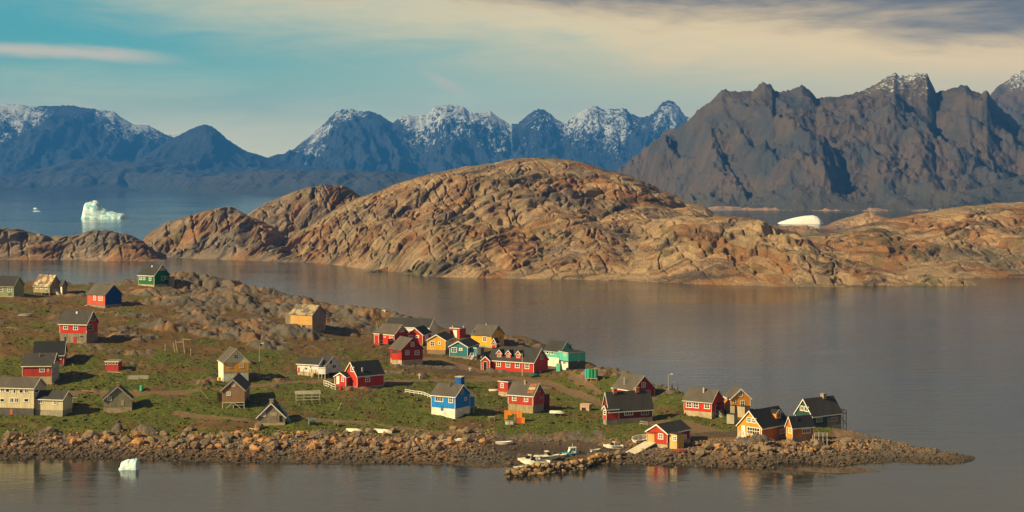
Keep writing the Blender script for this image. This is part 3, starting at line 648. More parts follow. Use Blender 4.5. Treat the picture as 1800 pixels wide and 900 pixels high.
        _, x, y, z, Yw = best; sc = F/Yw; W = w/sc/s.ct; ht = htop/sc; hp = hpeak/sc
        b = MB().prism([(x-W/2, z-0.3), (x+W/2, z-0.3), (x+W/2, z+ht), (x, z+hp), (x-W/2, z+ht)], 'y', y-0.25, y+depth)
        d = s.part('dormer', b, wallm); sl = (hp-ht)/(W/2); o = 0.2; t = 0.1
        r = MB().prism([(x-W/2-o, z+ht-o*sl+0.005), (x, z+hp+0.005), (x+W/2+o, z+ht-o*sl+0.005), (x+W/2+o, z+ht-o*sl+t), (x, z+hp+t), (x-W/2-o, z+ht-o*sl+t)], 'y', y-0.42, y+depth+0.3)
        q = r.build('dormer_roof', roofm); q.parent = d
        for sd in (-1, 1):
            q = MB().prism([(x, z+hp-0.12), (x, z+hp+t+0.02), (x+sd*(W/2+o), z+ht-o*sl+t+0.02), (x+sd*(W/2+o), z+ht-o*sl-0.1)], 'y', y-0.47, y-0.425).build('barge_board', M_TRIM); q.parent = d
        fw = 0.1; wi = W*0.62; h0, h1 = z+0.05, z+ht*0.98; f = MB(); y1 = y-0.25
        f.box(x-wi/2, x+wi/2, y1-0.06, y1-0.003, h1-fw, h1); f.box(x-wi/2, x+wi/2, y1-0.06, y1-0.003, h0, h0+fw); f.box(x-wi/2, x-wi/2+fw, y1-0.058, y1-0.003, h0+fw, h1-fw); f.box(x+wi/2-fw, x+wi/2, y1-0.058, y1-0.003, h0+fw, h1-fw)
        f.box(x-fw*0.4, x+fw*0.4, y1-0.05, y1-0.003, h0+fw, h1-fw); f.box(x-wi/2+fw, x+wi/2-fw, y1-0.045, y1-0.003, (h0+h1)/2-0.035, (h0+h1)/2+0.035)
        q = f.build('window', M_TRIM); q.parent = d
        q = MB().box(x-wi/2+0.04, x+wi/2-0.04, y1-0.02, y1-0.001, h0+0.04, h1-0.04).build('pane', m_glass()); q.parent = d
        return d

R_DK = m_roof(ROOF); R_DK2 = m_roof((0.040, 0.036, 0.033), 0.4); R_GREY = m_roof((0.072, 0.061, 0.051), 0.4); R_BLACK = m_roof((0.016, 0.016, 0.017), 0.2)
R_WOOD = m_roof((0.40, 0.28, 0.15), 0.45, (0.13, 0.10, 0.08), 0.5); R_TAN = m_roof((0.30, 0.23, 0.14), 0.45, (0.12, 0.10, 0.085), 0.8)
C_TAN = m_concrete((0.46, 0.36, 0.23)); C_GREY = m_concrete((0.27, 0.24, 0.20)); C_DARK = m_concrete((0.10, 0.09, 0.08)); C_WHITE = m_concrete((0.82, 0.77, 0.66)); C_STONE = m_concrete((0.30, 0.20, 0.13))
BRICK = m_flat((0.40, 0.17, 0.06), 0.9, 0.35, 4.0); STONECH = m_flat((0.30, 0.25, 0.18), 0.9, 0.4, 4.0); PIPE = m_flat((0.18, 0.10, 0.08), 0.7, 0.3)
P_RED = m_paint(RED, 0.12); P_RED2 = m_paint((0.40, 0.030, 0.014), 0.40, under=(0.40, 0.22, 0.12)); P_DRED = m_paint(DKRED, 0.15); P_MAROON = m_paint((0.17, 0.018, 0.014), 0.25)
P_GREEN = m_paint((0.006, 0.12, 0.035), 0.12); P_PALEG = m_paint((0.22, 0.25, 0.11), 0.55, under=(0.26, 0.22, 0.15)); P_GREYW = m_paint((0.24, 0.20, 0.15), 0.6, under=(0.12, 0.10, 0.085))
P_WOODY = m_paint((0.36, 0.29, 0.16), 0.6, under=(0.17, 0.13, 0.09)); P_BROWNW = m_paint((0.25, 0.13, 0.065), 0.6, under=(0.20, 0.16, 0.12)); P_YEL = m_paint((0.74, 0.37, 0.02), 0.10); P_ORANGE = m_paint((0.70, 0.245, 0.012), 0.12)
P_ORANGE_SHADE = m_paint((0.42, 0.13, 0.012), 0.12); P_TEAL = m_paint((0.03, 0.17, 0.21), 0.2); P_TURQ = m_paint((0.09, 0.46, 0.36), 0.12); P_BLUE = m_paint(BLUEB, 0.10); P_DBLUE = m_paint((0.006, 0.05, 0.22), 0.15)  # dark orange is the house orange with wall shade put in
P_CREAM = m_paint((0.55, 0.47, 0.30), 0.25, under=(0.36, 0.30, 0.2)); P_WHITE = m_paint((0.70, 0.66, 0.58), 0.15, under=(0.4, 0.36, 0.3)); P_LAV = m_paint((0.66, 0.64, 0.64), 0.2, under=(0.33, 0.3, 0.28)); P_GDARK = m_paint((0.02, 0.06, 0.05), 0.25)
P_PALEY = m_paint((0.82, 0.74, 0.50), 0.08); P_OWOOD = m_paint((0.58, 0.30, 0.07), 0.5, under=(0.45, 0.30, 0.16)); P_TANW = m_paint((0.55, 0.36, 0.14), 0.3, under=(0.40, 0.28, 0.15))
P_GG = m_paint((0.15, 0.17, 0.10), 0.65, under=(0.27, 0.21, 0.16)); P_OLDW = m_paint((0.30, 0.235, 0.16), 0.7, under=(0.14, 0.115, 0.09)); P_BLUEP = m_paint((0.01, 0.09, 0.42), 0.1)
D_DARK = m_flat((0.012, 0.012, 0.013), 0.6); D_RED = m_flat((0.45, 0.012, 0.010), 0.6); D_WHITE = m_flat((0.72, 0.68, 0.60), 0.6); D_BLUE = m_flat((0.01, 0.15, 0.42), 0.6); D_MAR = m_flat((0.14, 0.03, 0.03), 0.7); D_TEALW = m_flat((0.03, 0.16, 0.17), 0.5); D_WOOD = m_flat((0.45, 0.33, 0.18), 0.8, 0.4)
BOARDED = m_flat((0.52, 0.38, 0.20), 0.85, 0.3, 3.0); T_NONE = None
ROOT = lambda nm, lb, cat='house', gr='houses of the village': (nm, lb, cat, gr)

# --- left side
b = Block(ROOT('wooden_house','pale green weathered house cut by the left edge, dark roof'), (24,523), 44, 18, 'R', 503, 486, 520, wall=P_PALEG, roof=R_DK, found=C_TAN, trim=M_TRIMG)
for x in (2, 17): b.window('F', x, 509, 7, 9)
b.chimney(-0.35, 0, 0.35, 0.9, PIPE, name='stove_pipe', rnd=True); b.panel('window_board', 'F', 14.5, 20, 515, 519.5, D_TEALW)
b = Block(ROOT('wooden_house','abandoned yellow-grey house with bare plank roof, second from left edge'), (87,519), 28, 21, 'R', 502.5, 484, 515, wall=P_WOODY, roof=R_WOOD, found=m_paint((0.3,0.23,0.15),0.5), trim=M_TRIMG, stilts=True, skirt=1.5)
for x, y in ((65,503.5),(73,504),(82,504.5)): b.window('F', x, y, 5, 8)
b.door('F', 82, 510.5, 4.5, 5, m_flat((0.10,0.19,0.09)), None, 'hatch'); b.chimney(0.1, 0, 0.35, 1.0, PIPE, name='stove_pipe', rnd=True); b.stair('R', 96, 512, 521, 1.2, out=2.0)
b2 = Block(b.root, (110,519), 4, 8, 'R', 501, 492.5, wall=P_OLDW, roof=R_DK2, found=C_GREY, trim=None, k=0.7); b2.door('F', 107.8, 508, 3, 15, D_WHITE, None)
b = Block(ROOT('wooden_house','house with bright coral front, blue gable and grey roof'), (185,541), 32, 29, 'R', 518.5, 501.5, 536, k=1.25, wall=P_DBLUE, roof=R_GREY, found=C_GREY, trim=None)
b.panel('front_cladding_tone', 'F', 153.5, 184.8, 518.6, 535.8, m_paint((0.50,0.075,0.04), 0.15), 0.002, 0.05)
b.window('F', 166.5, 523.5, 5.5, 9); b.window('F', 177, 524, 9, 9, 3, 2); b.stair('F', 155, 536, 545, 0.9, M_TRIMG, 1.2, False)
b = Block(ROOT('wooden_house','dark green house with slate roof, highest on the hilltop'), (271,504), 28, 27, 'R', 484, 465, 500.5, k=1.1, wall=P_GREEN, roof=R_DK, found=C_TAN)
for x, y in ((247.5,488),(253.5,488.3),(264,489.5)): b.window('F', x, y, 4.8, 8)
b.window('R', 285, 473, 7, 4.5); b.window('R', 286.5, 489, 5, 8, 1, 1, M_TRIMG, D_TEALW); b.window('R', 292.5, 488.5, 3.4, 5, 1, 1); b.chimney(0.05, -0.25, 0.42, 0.5, m_flat(WHITE), cap=False)
b2 = Block(b.root, (297,501), 1.5, 10, '0', 487, 487, wall=P_OLDW, roof=R_DK2, found=C_GREY, trim=None, k=0.35)
b = Block(ROOT('wooden_house','red two-storey house on grey wooden ground floor with white gable boards'), (152,605), 47, 20, 'R', 569, 547, 586.5, wall=P_RED, roof=R_DK2, found=P_OLDW, over=0.35)
b.window('F', 115.5, 574, 9, 10.5); b.window('F', 133, 575, 9, 10.5); b.window('R', 162, 559.5, 6, 9, frame=M_TRIMG); b.window('R', 157.5, 576, 6, 10, frame=M_TRIMG)
b.door('F', 131.5, 597.5, 5.5, 11, D_RED, None); b.door('F', 114.5, 596, 3, 8, D_DARK, None); b.panel('cellar_slot', 'F', 140.5, 146.5, 590.5, 592.5, D_DARK); b.chimney(-0.05, -0.2, 0.45, 0.5, m_flat(WHITE), cap=False)
b = Block(ROOT('wooden_house','red house showing mostly its broad black roof, behind a smaller red one'), (112,643), 50, 5, 'R', 624, 600, 640, k=0.75, depth=7.6, wall=P_RED, roof=R_BLACK, found=C_GREY)
b.window('F', 103.5, 628.5, 8.5, 7.5, 1, 1)
b = Block(ROOT('wooden_house','faded red house with one front window on tan foundation, lower left'), (92,675), 53, 12, 'R', 642.5, 621, 661.5, k=0.95, wall=P_RED2, roof=R_DK2, found=C_TAN)
b.window('F', 74, 649, 9, 10.5); b.panel('cladding_repair', 'F', 83, 86, 648, 654, D_WOOD); b.chimney(0.0, -0.3, 0.28, 0.9, PIPE, name='stove_pipe', rnd=True); b.window('R', 97, 652, 4, 9, frame=M_TRIMG)
b = Block(ROOT('wooden_house','large cream two-storey building with lower wing at left edge'), (59,731), 66, 21, 'R', 682, 664.5, 718, k=1.6, wall=P_CREAM, roof=R_GREY, found=C_DARK)
for x, y, w in ((4.5,685.5,8),(13.5,686.5,8.5),(25.5,688,5.5),(37.5,688,8.5),(46.5,687.5,7.5)): b.window('F', x, y, w, 7 if w > 8 else 8, 2 if w in (8, 7.5) else 1, 1, fw=0.16)
for x, w in ((4,9),(21,8),(29.5,8),(46.5,9.5)): b.window('F', x, 703.5, w, 9 if w == 8 else 7, 2 if w == 8 else 1, 1, fw=0.16)
b.door('F', 20, 724, 5.5, 10, m_flat((0.35,0.12,0.07)), None); b.window('R', 64, 687, 3, 6, 1, 1)
b2 = Block(b.root, (110,732), 51, 17, 'R', 702, 688, 721.5, k=1.5, wall=P_CREAM, roof=R_DK2, found=m_concrete((0.36,0.31,0.23)))
b2.window('F', 71.5, 705.5, 8, 9, 2, 1); b2.window('F', 97, 707, 8, 8.5)
b = Block(ROOT('wooden_barn','grey-green weathered barn with brick chimney beside the track','barn','weathered barns'), (232,721), 50, 5, 'F', 701, 679.5, 715, k=0.16, depth=6.0, wall=P_GG, roof=R_BLACK, found=C_TAN, trim=M_TRIMG, corner=False)
b.window('F', 192.5, 700.5, 7.5, 7); b.chimney(-0.5, 0, 0.8, 0.75, BRICK); b.door('F', 215.5, 708, 5, 9, D_WOOD, None)
b = Block(ROOT('red_shed','small flat-roofed red shed with row of little top windows','shed'), (208,653), 23, 7, '0', 636, 636, wall=P_RED2, roof=m_roof((0.2,0.16,0.11)), found=C_GREY, over=0.15, k=1.2, shed=0.15)
for x in (187.5,193.5,199.5,205): b.window('F', x, 639, 4.2, 4, 1, 1, fw=0.07)
b = Block(ROOT('wooden_house','tall gabled house with orange band over white lower storey'), (393,672), 8, 44, 'R', 637, 614, 655, k=1.0, depth=7.5, wall=P_PALEY, roof=R_GREY, found=C_WHITE, trim=m_flat((0.60,0.55,0.42)), over=0.25)
b.panel('orange_band', 'R', 393.6, 436.6, 637.3, 653.5, m_paint((0.78,0.36,0.04),0.06), 0.002, 0.04)
b.window('R', 404.5, 643, 7, 8, frame=M_TRIM); b.window('R', 425, 643, 7, 8); b.window('R', 415.3, 627, 7.5, 8); b.panel('side_cladding_tone', 'F', 386, 392.6, 638.5, 671, P_WHITE, 0.002, 0.03)
b = Block(ROOT('wooden_barn','brown plank barn standing on white trestle legs','barn','weathered barns'), (430,718), 40, 9, 'F', 685.5, 667.5, 706.5, k=0.42, wall=P_BROWNW, roof=R_DK, found=m_flat((0.5,0.45,0.36)), trim=M_TRIMG, stilts=True, skirt=1.2, corner=False)
b.window('F', 410.5, 676, 6, 7); b.window('F', 402, 692, 7, 7); b.chimney(0.2, 0, 0.3, 0.8, BRICK, False, 'stove_pipe', True)
tr = MB(); hx, hy = b.hx, b.hy
for x0, x1 in ((-0.75, 0), (0.75, 0)): tr.bar((x0*hx, -hy-0.06, -0.2), (x1*hx, -hy-0.06, b.hf-0.05), 0.12)
tr.bar((-hx, -hy-0.06, b.hf-0.12), (hx, -hy-0.06, b.hf-0.12), 0.16); tr.bar((hx*0.1, -hy-0.05, b.hf*0.55), (hx, -hy-0.05, b.hf*0.5), 0.1); b.part('cross_brace', tr, m_flat((0.5,0.45,0.36)))
b = Block(ROOT('wooden_barn','grey plank barn with stone chimney and sign board near the shore','barn','weathered barns'), (501,748), 49, 8, 'F', 733, 709.5, 742.5, k=0.28, depth=6.5, wall=P_OLDW, roof=R_BLACK, found=C_TAN, corner=False)
b.window('F', 463, 728.5, 7, 7.5); b.panel('sign_board', 'F', 474.5, 487, 725, 731, m_flat((0.38,0.32,0.23))); b.door('F', 493.5, 736, 5, 11, D_DARK, None, 'dark_door_panel'); b.chimney(-0.45, 0.0, 0.85, 0.7, STONECH)
tp = MB(); b.part('blue_tarpaulin', MB().hexa([(b.hx*0.55,-0.5,b.he+0.05*b.rise),(b.hx+0.9,-0.6,-0.1),(b.hx+0.9,2.0,-0.1),(b.hx*0.55,1.8,b.he+0.05*b.rise),(b.hx*0.58,-0.5,b.he+0.75*b.rise),(b.hx+1.3,-0.6,0.1),(b.hx+1.3,2.0,0.1),(b.hx*0.58,1.8,b.he+0.75*b.rise)]), m_flat((0.12,0.30,0.26), 0.6, 0.4))
# --- middle
b = Block(ROOT('wooden_house','pale lavender house on stilts with porch and yellow steps'), (573,663), 13, 26, 'R', 642, 626, 655.5, k=1.3, depth=6.5, wall=P_LAV, roof=R_DK, found=D_DARK, skirt=1.6)
b.window('R', 587.5, 644, 7, 8, 2, 1); b.door('R', 581.5, 635, 4, 8, D_MAR, None, 'hatch')
b2 = Block(b.root, (560,662), 37, 12, 'R', 640.5, 630, 655, k=1.9, wall=P_LAV, roof=R_DK, found=C_TAN, skirt=1.5)
b2.window('F', 534, 642, 4.5, 7, 1, 1); b2.door('F', 533.5, 648, 4, 10, D_WHITE); b2.window('F', 546, 644, 3, 6, 1, 1); b2.panel('door_panel', 'F', 524, 527, 646, 654, D_RED); b2.stair('F', 551, 655, 668, 1.2, m_flat((0.55,0.42,0.22)), 1.6)
b3 = Block(b.root, (572,666), 13, 6, '0', 646.5, 646.5, 658, k=0.9, wall=P_LAV, roof=R_DK2, found=m_flat((0.4,0.33,0.22)), stilts=True, over=0.1)
b = Block(ROOT('wooden_house','red house with steep black roof and small gabled porch'), (628,684), 22, 47, 'F', 660.5, 637, 680, k=0.75, wall=P_RED, roof=R_BLACK, found=C_GREY)
b.window('F', 619.5, 649, 7, 9); b.window('R', 646, 667, 8, 9); b.chimney(-0.5, 0.75, 0.4, 1.1, m_flat((0.3,0.27,0.25)), False)
b2 = Block(b.root, (608,682), 20, 21, 'F', 663, 655.5, 679, k=0.62, wall=P_RED, roof=R_BLACK, found=C_DARK, over=0.2)
b2.door('F', 594, 668, 4.5, 14, D_WHITE); b2.window('F', 602.5, 666.5, 5, 9)
b = Block(ROOT('wooden_house','abandoned ochre house with boarded windows among the hillside rocks'), (549,586), 39, 24, 'R', 553.5, 537, 571, k=1.2, wall=P_GREYW, roof=R_TAN, found=P_OLDW, trim=None)
b.panel('front_cladding_tone', 'F', 510.5, 548.8, 553.8, 570.8, P_OWOOD, 0.002, 0.05)
for x in (521, 537.5): b.window('F', x, 559.5, 9, 9, 1, 1, D_WOOD, BOARDED)
b.door('F', 533.5, 576, 5, 8, D_DARK, None, 'dark_door_panel'); b.door('F', 544, 580, 4, 6, D_DARK, None, 'dark_door_panel')  # near-black slabs painted where the openings lie in shade
b2 = Block(b.root, (510,569), 8.5, 5, '0', 551, 551, wall=P_OLDW, roof=R_TAN, found=C_GREY, trim=None, k=1.0, over=0.1)
b = Block(ROOT('long_building','long white building with dark roof behind the clustered houses','building'), (755,599), 78, 14, 'R', 576.5, 561, 596, over=0.12, k=2.6, wall=P_WHITE, roof=R_DK, found=C_GREY)
b = Block(ROOT('wooden_house','red house with wide grey roof and white-framed red porch door'), (693,607), 32, 25, 'R', 588, 571, 604.5, k=1.2, wall=P_DRED, roof=R_GREY, found=C_GREY)
b.panel('front_cladding_tone', 'F', 661.5, 692.6, 588.6, 604.3, P_RED, 0.002, 0.04)  # sunlit front painted brighter than the walls, whose darker red holds their shade
b.window('F', 687.3, 594, 6, 10); b.window('F', 676.5, 591, 3.4, 4.5, 1, 1); b.window('R', 706.5, 579.5, 7, 8.5)
b2 = Block(b.root, (667,606), 10.5, 6, '0', 587, 587, wall=P_RED, roof=R_DK2, found=C_GREY, over=0.1, k=1.0); b2.door('F', 662, 596, 7, 14, D_RED); b2.window('R', 670, 601, 4, 6, 1, 1)
b = Block(ROOT('wooden_house','small red gabled house squeezed between long white building and yellow cottage'), (743,609), 27, 15, 'F', 588.5, 576.5, 604, k=0.62, wall=P_RED, roof=R_BLACK, found=C_STONE)
b.window('F', 733.5, 591.5, 7, 5, 1, 1, fw=0.3); b.window('F', 722.5, 592.5, 8, 7); b.door('R', 749.5, 594, 5, 11, D_WHITE); b.panel('porch_panel', 'R', 753, 757, 589, 596, P_RED); b.stair('R', 748.5, 603, 614, 1.1, out=1.5)
b = Block(ROOT('wooden_house','small bright yellow gabled cottage with white stairs'), (783,623), 32, 15, 'F', 598.5, 588.5, 615.5, k=0.55, wall=P_YEL, roof=R_BLACK, found=C_STONE)
b.window('F', 760, 604, 8, 9); b.window('F', 772.5, 603, 5, 6, 1, 1, fw=0.25); b.door('R', 787.5, 605, 4.5, 11, D_WHITE); b.panel('porch_panel', 'R', 791, 797, 600, 612, P_PALEY); b.stair('R', 786.5, 612, 624, 1.0, out=1.6)
b = Block(ROOT('wooden_house','small teal gabled cottage with white deck and porch door'), (822,630), 32, 20, 'F', 610, 600, 626.5, k=0.55, wall=P_TEAL, roof=R_BLACK, found=C_GREY)
b.window('F', 798, 615, 10, 9); b.window('F', 810, 614, 6, 5, 1, 1, fw=0.28); b.door('R', 827, 616, 3.5, 11, D_DARK)
b2 = Block(b.root, (838,632), 5, 13, '0', 612, 612, 625, wall=P_TEAL, roof=R_DK2, found=M_TRIM, over=0.12, k=0.4, stilts=True); b2.door('R', 841.5, 618, 5.5, 11, D_WHITE); b2.stair('F', 834.5, 625, 634, 1.1, out=1.4)
b = Block(ROOT('wooden_house','dark red gabled house with lean-to porch on tan stone base'), (706,643), 20, 37, 'R', 614.5, 595, 633.5, k=1.1, wall=P_DRED, roof=R_GREY, found=C_TAN, trim=m_flat((0.22,0.05,0.04)), over=0.35)
b.window('R', 716, 620, 6.5, 8); b.window('R', 733, 620, 8, 8); b.window('R', 725, 605, 6, 8)
b2 = Block(b.root, (703,641), 15, 8, '0', 620, 620, 633, wall=P_RED, roof=R_GREY, found=C_TAN, trim=None, over=0.2, k=1.0, shed=0.5)
b = Block(ROOT('red_shed','small red hut with white door at the water beside the yellow house','shed'), (808,594.5), 17, 11, '0', 577.5, 577.5, wall=P_RED, roof=m_roof((0.06,0.05,0.045)), found=C_GREY, over=0.15, k=1.1)
b.door('F', 800, 587, 6, 12.5, D_WHITE); b.chimney(-0.8, -0.5, 0.25, 0.6, m_flat(WHITE), False, 'vent_pipe', True); b.chimney(0.8, 0.5, 0.25, 0.6, m_flat(WHITE), False, 'vent_pipe', True)
b = Block(ROOT('wooden_house','large mustard yellow house with grey roof beside the channel'), (864,612), 36, 22, 'R', 590, 573, 608, k=1.25, wall=P_YEL, roof=R_GREY, found=C_TAN, trim=T_NONE)
b.window('F', 852, 596, 7, 9); b.window('R', 876, 579, 4, 5, 1, 1, M_TRIMG); b.window('R', 879.5, 594, 3, 5, 1, 1, M_TRIMG); b.chimney(-0.1, 0, 0.4, 0.5, m_flat((0.35,0.25,0.12))); b.chimney(-0.85, -0.85, 0.35, 0.9, PIPE, False, 'stove_pipe', True)
b = Block(ROOT('long_hall','long red hall with three white dormers and gabled entrance porch','building'), (938,658), 80, 25, 'R', 637, 613, 655, k=1.75, wall=P_RED, roof=m_roof((0.030,0.029,0.028),0.15), found=C_DARK, over=0.3)
for x, y in ((876.5,640),(893,641),(909.5,642),(926.5,643.5)): b.window('F', x, y, 8, 10)
b.window('R', 952, 627.5, 5.5, 9, 1, 1, M_TRIMG, m_flat((0.2,0.2,0.2))); b.door('R', 949.5, 655, 2.6, 6, m_flat((0.4,0.38,0.35)), None, 'hatch')
for x, y in ((878.5,627),(894.5,628),(912,629)): b.dormer(x, y, 9, 6.5, 12, P_RED, R_DK)
b2 = Block(b.root, (861,652), 15.5, 8, 'F', 634.5, 627, wall=P_RED, roof=R_DK, found=C_DARK, over=0.12, k=0.5, depth=3.2); b2.door('F', 852.8, 643.5, 6, 15, D_DARK, name='dark_door_panel')  # dark slab takes the place of the porch's shaded interior
b2 = Block(b.root, (872,611), 8, 6, 'F', 603, 595, wall=P_RED, roof=R_DK, found=None, over=0.15, k=0.6, P=Vector(((872-CX)/F*452, 452, zat(611, 452)))); b2.window('F', 868, 604, 3.5, 5, 1, 1)
b = Block(ROOT('wooden_house','turquoise house with black roof and flat-roofed extension by the water'), (985,646), 28, 22, 'R', 618, 601, 629.5, k=1.2, wall=P_TURQ, roof=R_DK, found=C_WHITE, trim=m_flat((0.35,0.5,0.4)))
b.window('F', 962.5, 619.5, 5, 6, 1, 1, fw=0.2); b.window('F', 970.8, 620, 5, 6.5, 1, 1, fw=0.2); b.window('R', 1002, 609, 5, 8, 1, 1, M_TRIMG)
b2 = Block(b.root, (999,650.5), 17, 30, '0', 620.5, 620.5, 635.5, wall=P_TURQ, roof=R_BLACK, found=C_DARK, over=0.12, k=1.0, trim=m_flat((0.5,0.52,0.4)))
b2.panel('white_base', 'F', 983.5, 998.7, 636, 650, C_WHITE, 0.004, 0.03); b2.window('F', 993.5, 624, 4, 4, 1, 1); b2.panel('vent_grille', 'F', 989.5, 994.5, 637, 639, D_DARK, 0.031, 0.05); b2.panel('cladding_batten', 'R', 1016.5, 1017.5, 621, 636, m_flat((0.3,0.4,0.3)), 0.003, 0.08)
b = Block(ROOT('wooden_house','bright blue house on white foundation with white triple window'), (800,734), 42, 26, 'R', 697, 677, 719, k=1.05, wall=P_BLUE, roof=R_GREY, found=C_WHITE)
b.window('F', 772, 701, 15, 10.5, 4, 1); b.window('F', 792.5, 703, 8, 11); b.door('F', 777, 717.5, 4.5, 9, D_BLUE, None); b.window('R', 818, 701, 4.5, 6, 1, 1); b.window('R', 812, 689, 5, 8, 1, 1, M_TRIMG); b.chimney(0.1, -0.25, 0.35, 1.1, PIPE, False, 'stove_pipe', True)
b2 = Block(b.root, (826,726), 2, 8, '0', 697, 697, 715, wall=P_BLUE, roof=R_GREY, found=m_flat((0.35,0.31,0.25)), over=0.15, k=0.3, stilts=True, depth=None)
b = Block(ROOT('blue_outhouse','narrow bright blue outhouse with pale roof behind blue house','outhouse'), (810.5,684), 10.5, 6, '0', 663.5, 663.5, wall=P_BLUEP, roof=m_roof((0.5,0.44,0.32)), found=None, over=0.12, k=0.8, trim=None)
b = Block(ROOT('wooden_house','patchy orange-red house with torn roof and grey plank base'), (937,727), 44, 19, 'R', 695.5, 674, 713, k=1.25, wall=P_RED2, roof=R_GREY, found=P_WOODY)
b.window('F', 904, 700, 7.5, 9.5); b.window('F', 925, 701.5, 7.5, 9.5); b.window('R', 947, 685, 5, 8, 1, 1, M_TRIMG, D_MAR); b.chimney(0.0, -0.15, 0.35, 1.0, m_flat((0.35,0.28,0.22)), True); b.window('R', 951, 699, 3.5, 5, 1, 1, M_TRIMG, D_MAR)
rf = m_flat((0.30,0.10,0.04), 0.9, 0.5, 3.0)
for i in range(3):
    fb0, fb1 = -0.86+i*0.27, -0.66+i*0.27
    def rz(fb): return b.he+b.rise*(1+fb)+0.155
    b.part('bare_roof_patch', MB().hexa([(b.hx*0.45,b.hy*fb0,rz(fb0)),(b.hx*0.95,b.hy*fb0,rz(fb0)),(b.hx*0.95,b.hy*fb1,rz(fb1)),(b.hx*0.45,b.hy*fb1,rz(fb1)),(b.hx*0.45,b.hy*fb0,rz(fb0)+0.05),(b.hx*0.95,b.hy*fb0,rz(fb0)+0.05),(b.hx*0.95,b.hy*fb1,rz(fb1)+0.05),(b.hx*0.45,b.hy*fb1,rz(fb1)+0.05)]), rf if i != 1 else D_WOOD)
b2 = Block(b.root, (956,719), 2, 10, '0', 694, 694, wall=P_MAROON, roof=R_DK2, found=C_DARK, trim=None, over=0.1, k=0.3)
b2 = Block(b.root, (893,698), 17, 12, '0', 671.5, 671.5, 689.5, wall=P_RED2, roof=R_BLACK, found=C_TAN, over=0.12, k=1.0); b2.window('F', 882.8, 677.5, 5.5, 9)
# --- right side
b = Block(ROOT('wooden_house','large maroon house with two brick chimneys and long front wall'), (1071,747), 11, 76, 'F', 720.5, 690, 737.5, k=0.30, depth=None, wall=P_MAROON, roof=R_DK2, found=C_TAN)
b.window('R', 1105, 725.5, 16, 9, 4, 1); b.window('R', 1133.5, 725.5, 14, 8.5, 4, 1, M_TRIMG); b.chimney(-0.62, 0.0, 0.9, 0.75, BRICK); b.chimney(0.42, 0.0, 0.9, 0.75, BRICK)
b2 = Block(b.root, (1066,748), 6, 22, 'F', 720, 713.5, 738, wall=P_RED2, roof=R_DK, found=C_GREY, over=0.15); b2.window('F', 1063.3, 725, 3.5, 9, 1, 2)
b = Block(ROOT('wooden_house','red house with tall gable and single attic window above maroon one'), (1112,706), 35, 39, 'R', 686, 661, wall=P_DRED, k=1.05, roof=R_GREY, found=C_GREY)
b.panel('front_cladding_tone', 'F', 1077.5, 1111.6, 686.3, 704, P_RED, 0.002, 0.04); b.window('R', 1131, 676.5, 7.5, 9); b.chimney(-0.1, -0.75, 0.25, 2.0, m_flat((0.4,0.38,0.34)), False, 'stove_pipe', True)  # lit front in bright red; gable shade put into the darker wall colour
b = Block(ROOT('wooden_house','bright red house with three white windows on pale plinth'), (1251,736), 49, 20, 'R', 707, 686, 725, k=1.3, wall=P_RED, roof=R_GREY, found=C_TAN, trim=m_flat((0.5,0.46,0.38)))
for x, y in ((1211,711.5),(1223.2,712.3),(1243,713.5)): b.window('F', x, y, 9.5, 10.5)
b.door('R', 1259.5, 720, 4, 14, D_DARK); b.stair('R', 1259.5, 727, 738, 1.0, m_flat((0.5,0.46,0.38)), 1.4); b.chimney(0.15, -0.3, 0.35, 1.2, m_flat((0.4,0.35,0.28)), True)
b2 = Block(b.root, (1264,731), 1.5, 9, '0', 709, 709, wall=P_MAROON, roof=R_DK, found=C_DARK, trim=None, k=0.25, over=0.1)
b = Block(ROOT('wooden_house','orange tall gabled house behind grey sheds near the water'), (1285,726), 11.5, 34, 'R', 700.5, 684, 719, k=1.1, wall=P_ORANGE, roof=R_GREY, found=C_TAN)
b.window('R', 1302, 693, 7.5, 9); b.window('R', 1291.5, 705.5, 4.5, 5.5, 1, 1); b.window('R', 1305.3, 708.5, 8.5, 9.5)
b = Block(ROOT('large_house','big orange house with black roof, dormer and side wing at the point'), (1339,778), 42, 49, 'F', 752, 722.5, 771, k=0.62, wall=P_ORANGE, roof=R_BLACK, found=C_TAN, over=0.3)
b.panel('side_cladding_tone', 'R', 1339.8, 1387, 752.8, 770.5, P_ORANGE_SHADE, 0.002, 0.03)  # wall turned from the sun: shade put into a deeper orange
for x, y in ((1316.8,738),(1325.5,739.5)): b.window('F', x, y, 7, 9.5)
b.door('F', 1306.8, 756, 4.5, 15, D_WHITE); b.window('F', 1324.5, 757.5, 20, 13.5, 5, 2); b.window('R', 1376, 758, 15, 8.5, 4, 1); b.stair('F', 1311, 764, 772, 1.6, out=1.2)
w = Block(b.root, (1393,779), 11, 37, 'F', 750.5, 733, 770, k=0.42, wall=P_ORANGE_SHADE, roof=R_BLACK, found=C_GREY, over=0.25)
w.panel('front_cladding_tone', 'F', 1382.5, 1392.6, 751, 770, P_ORANGE, 0.002, 0.03); w.window('F', 1389.3, 757, 4.5, 10, 1, 2); w.window('R', 1417, 757.5, 16, 9, 4, 1); w.chimney(-0.4, 0.45, 0.35, 0.8, D_DARK, False, 'stove_pipe', True)  # wing walls hold shade in deep orange, only the sunlit end painted bright
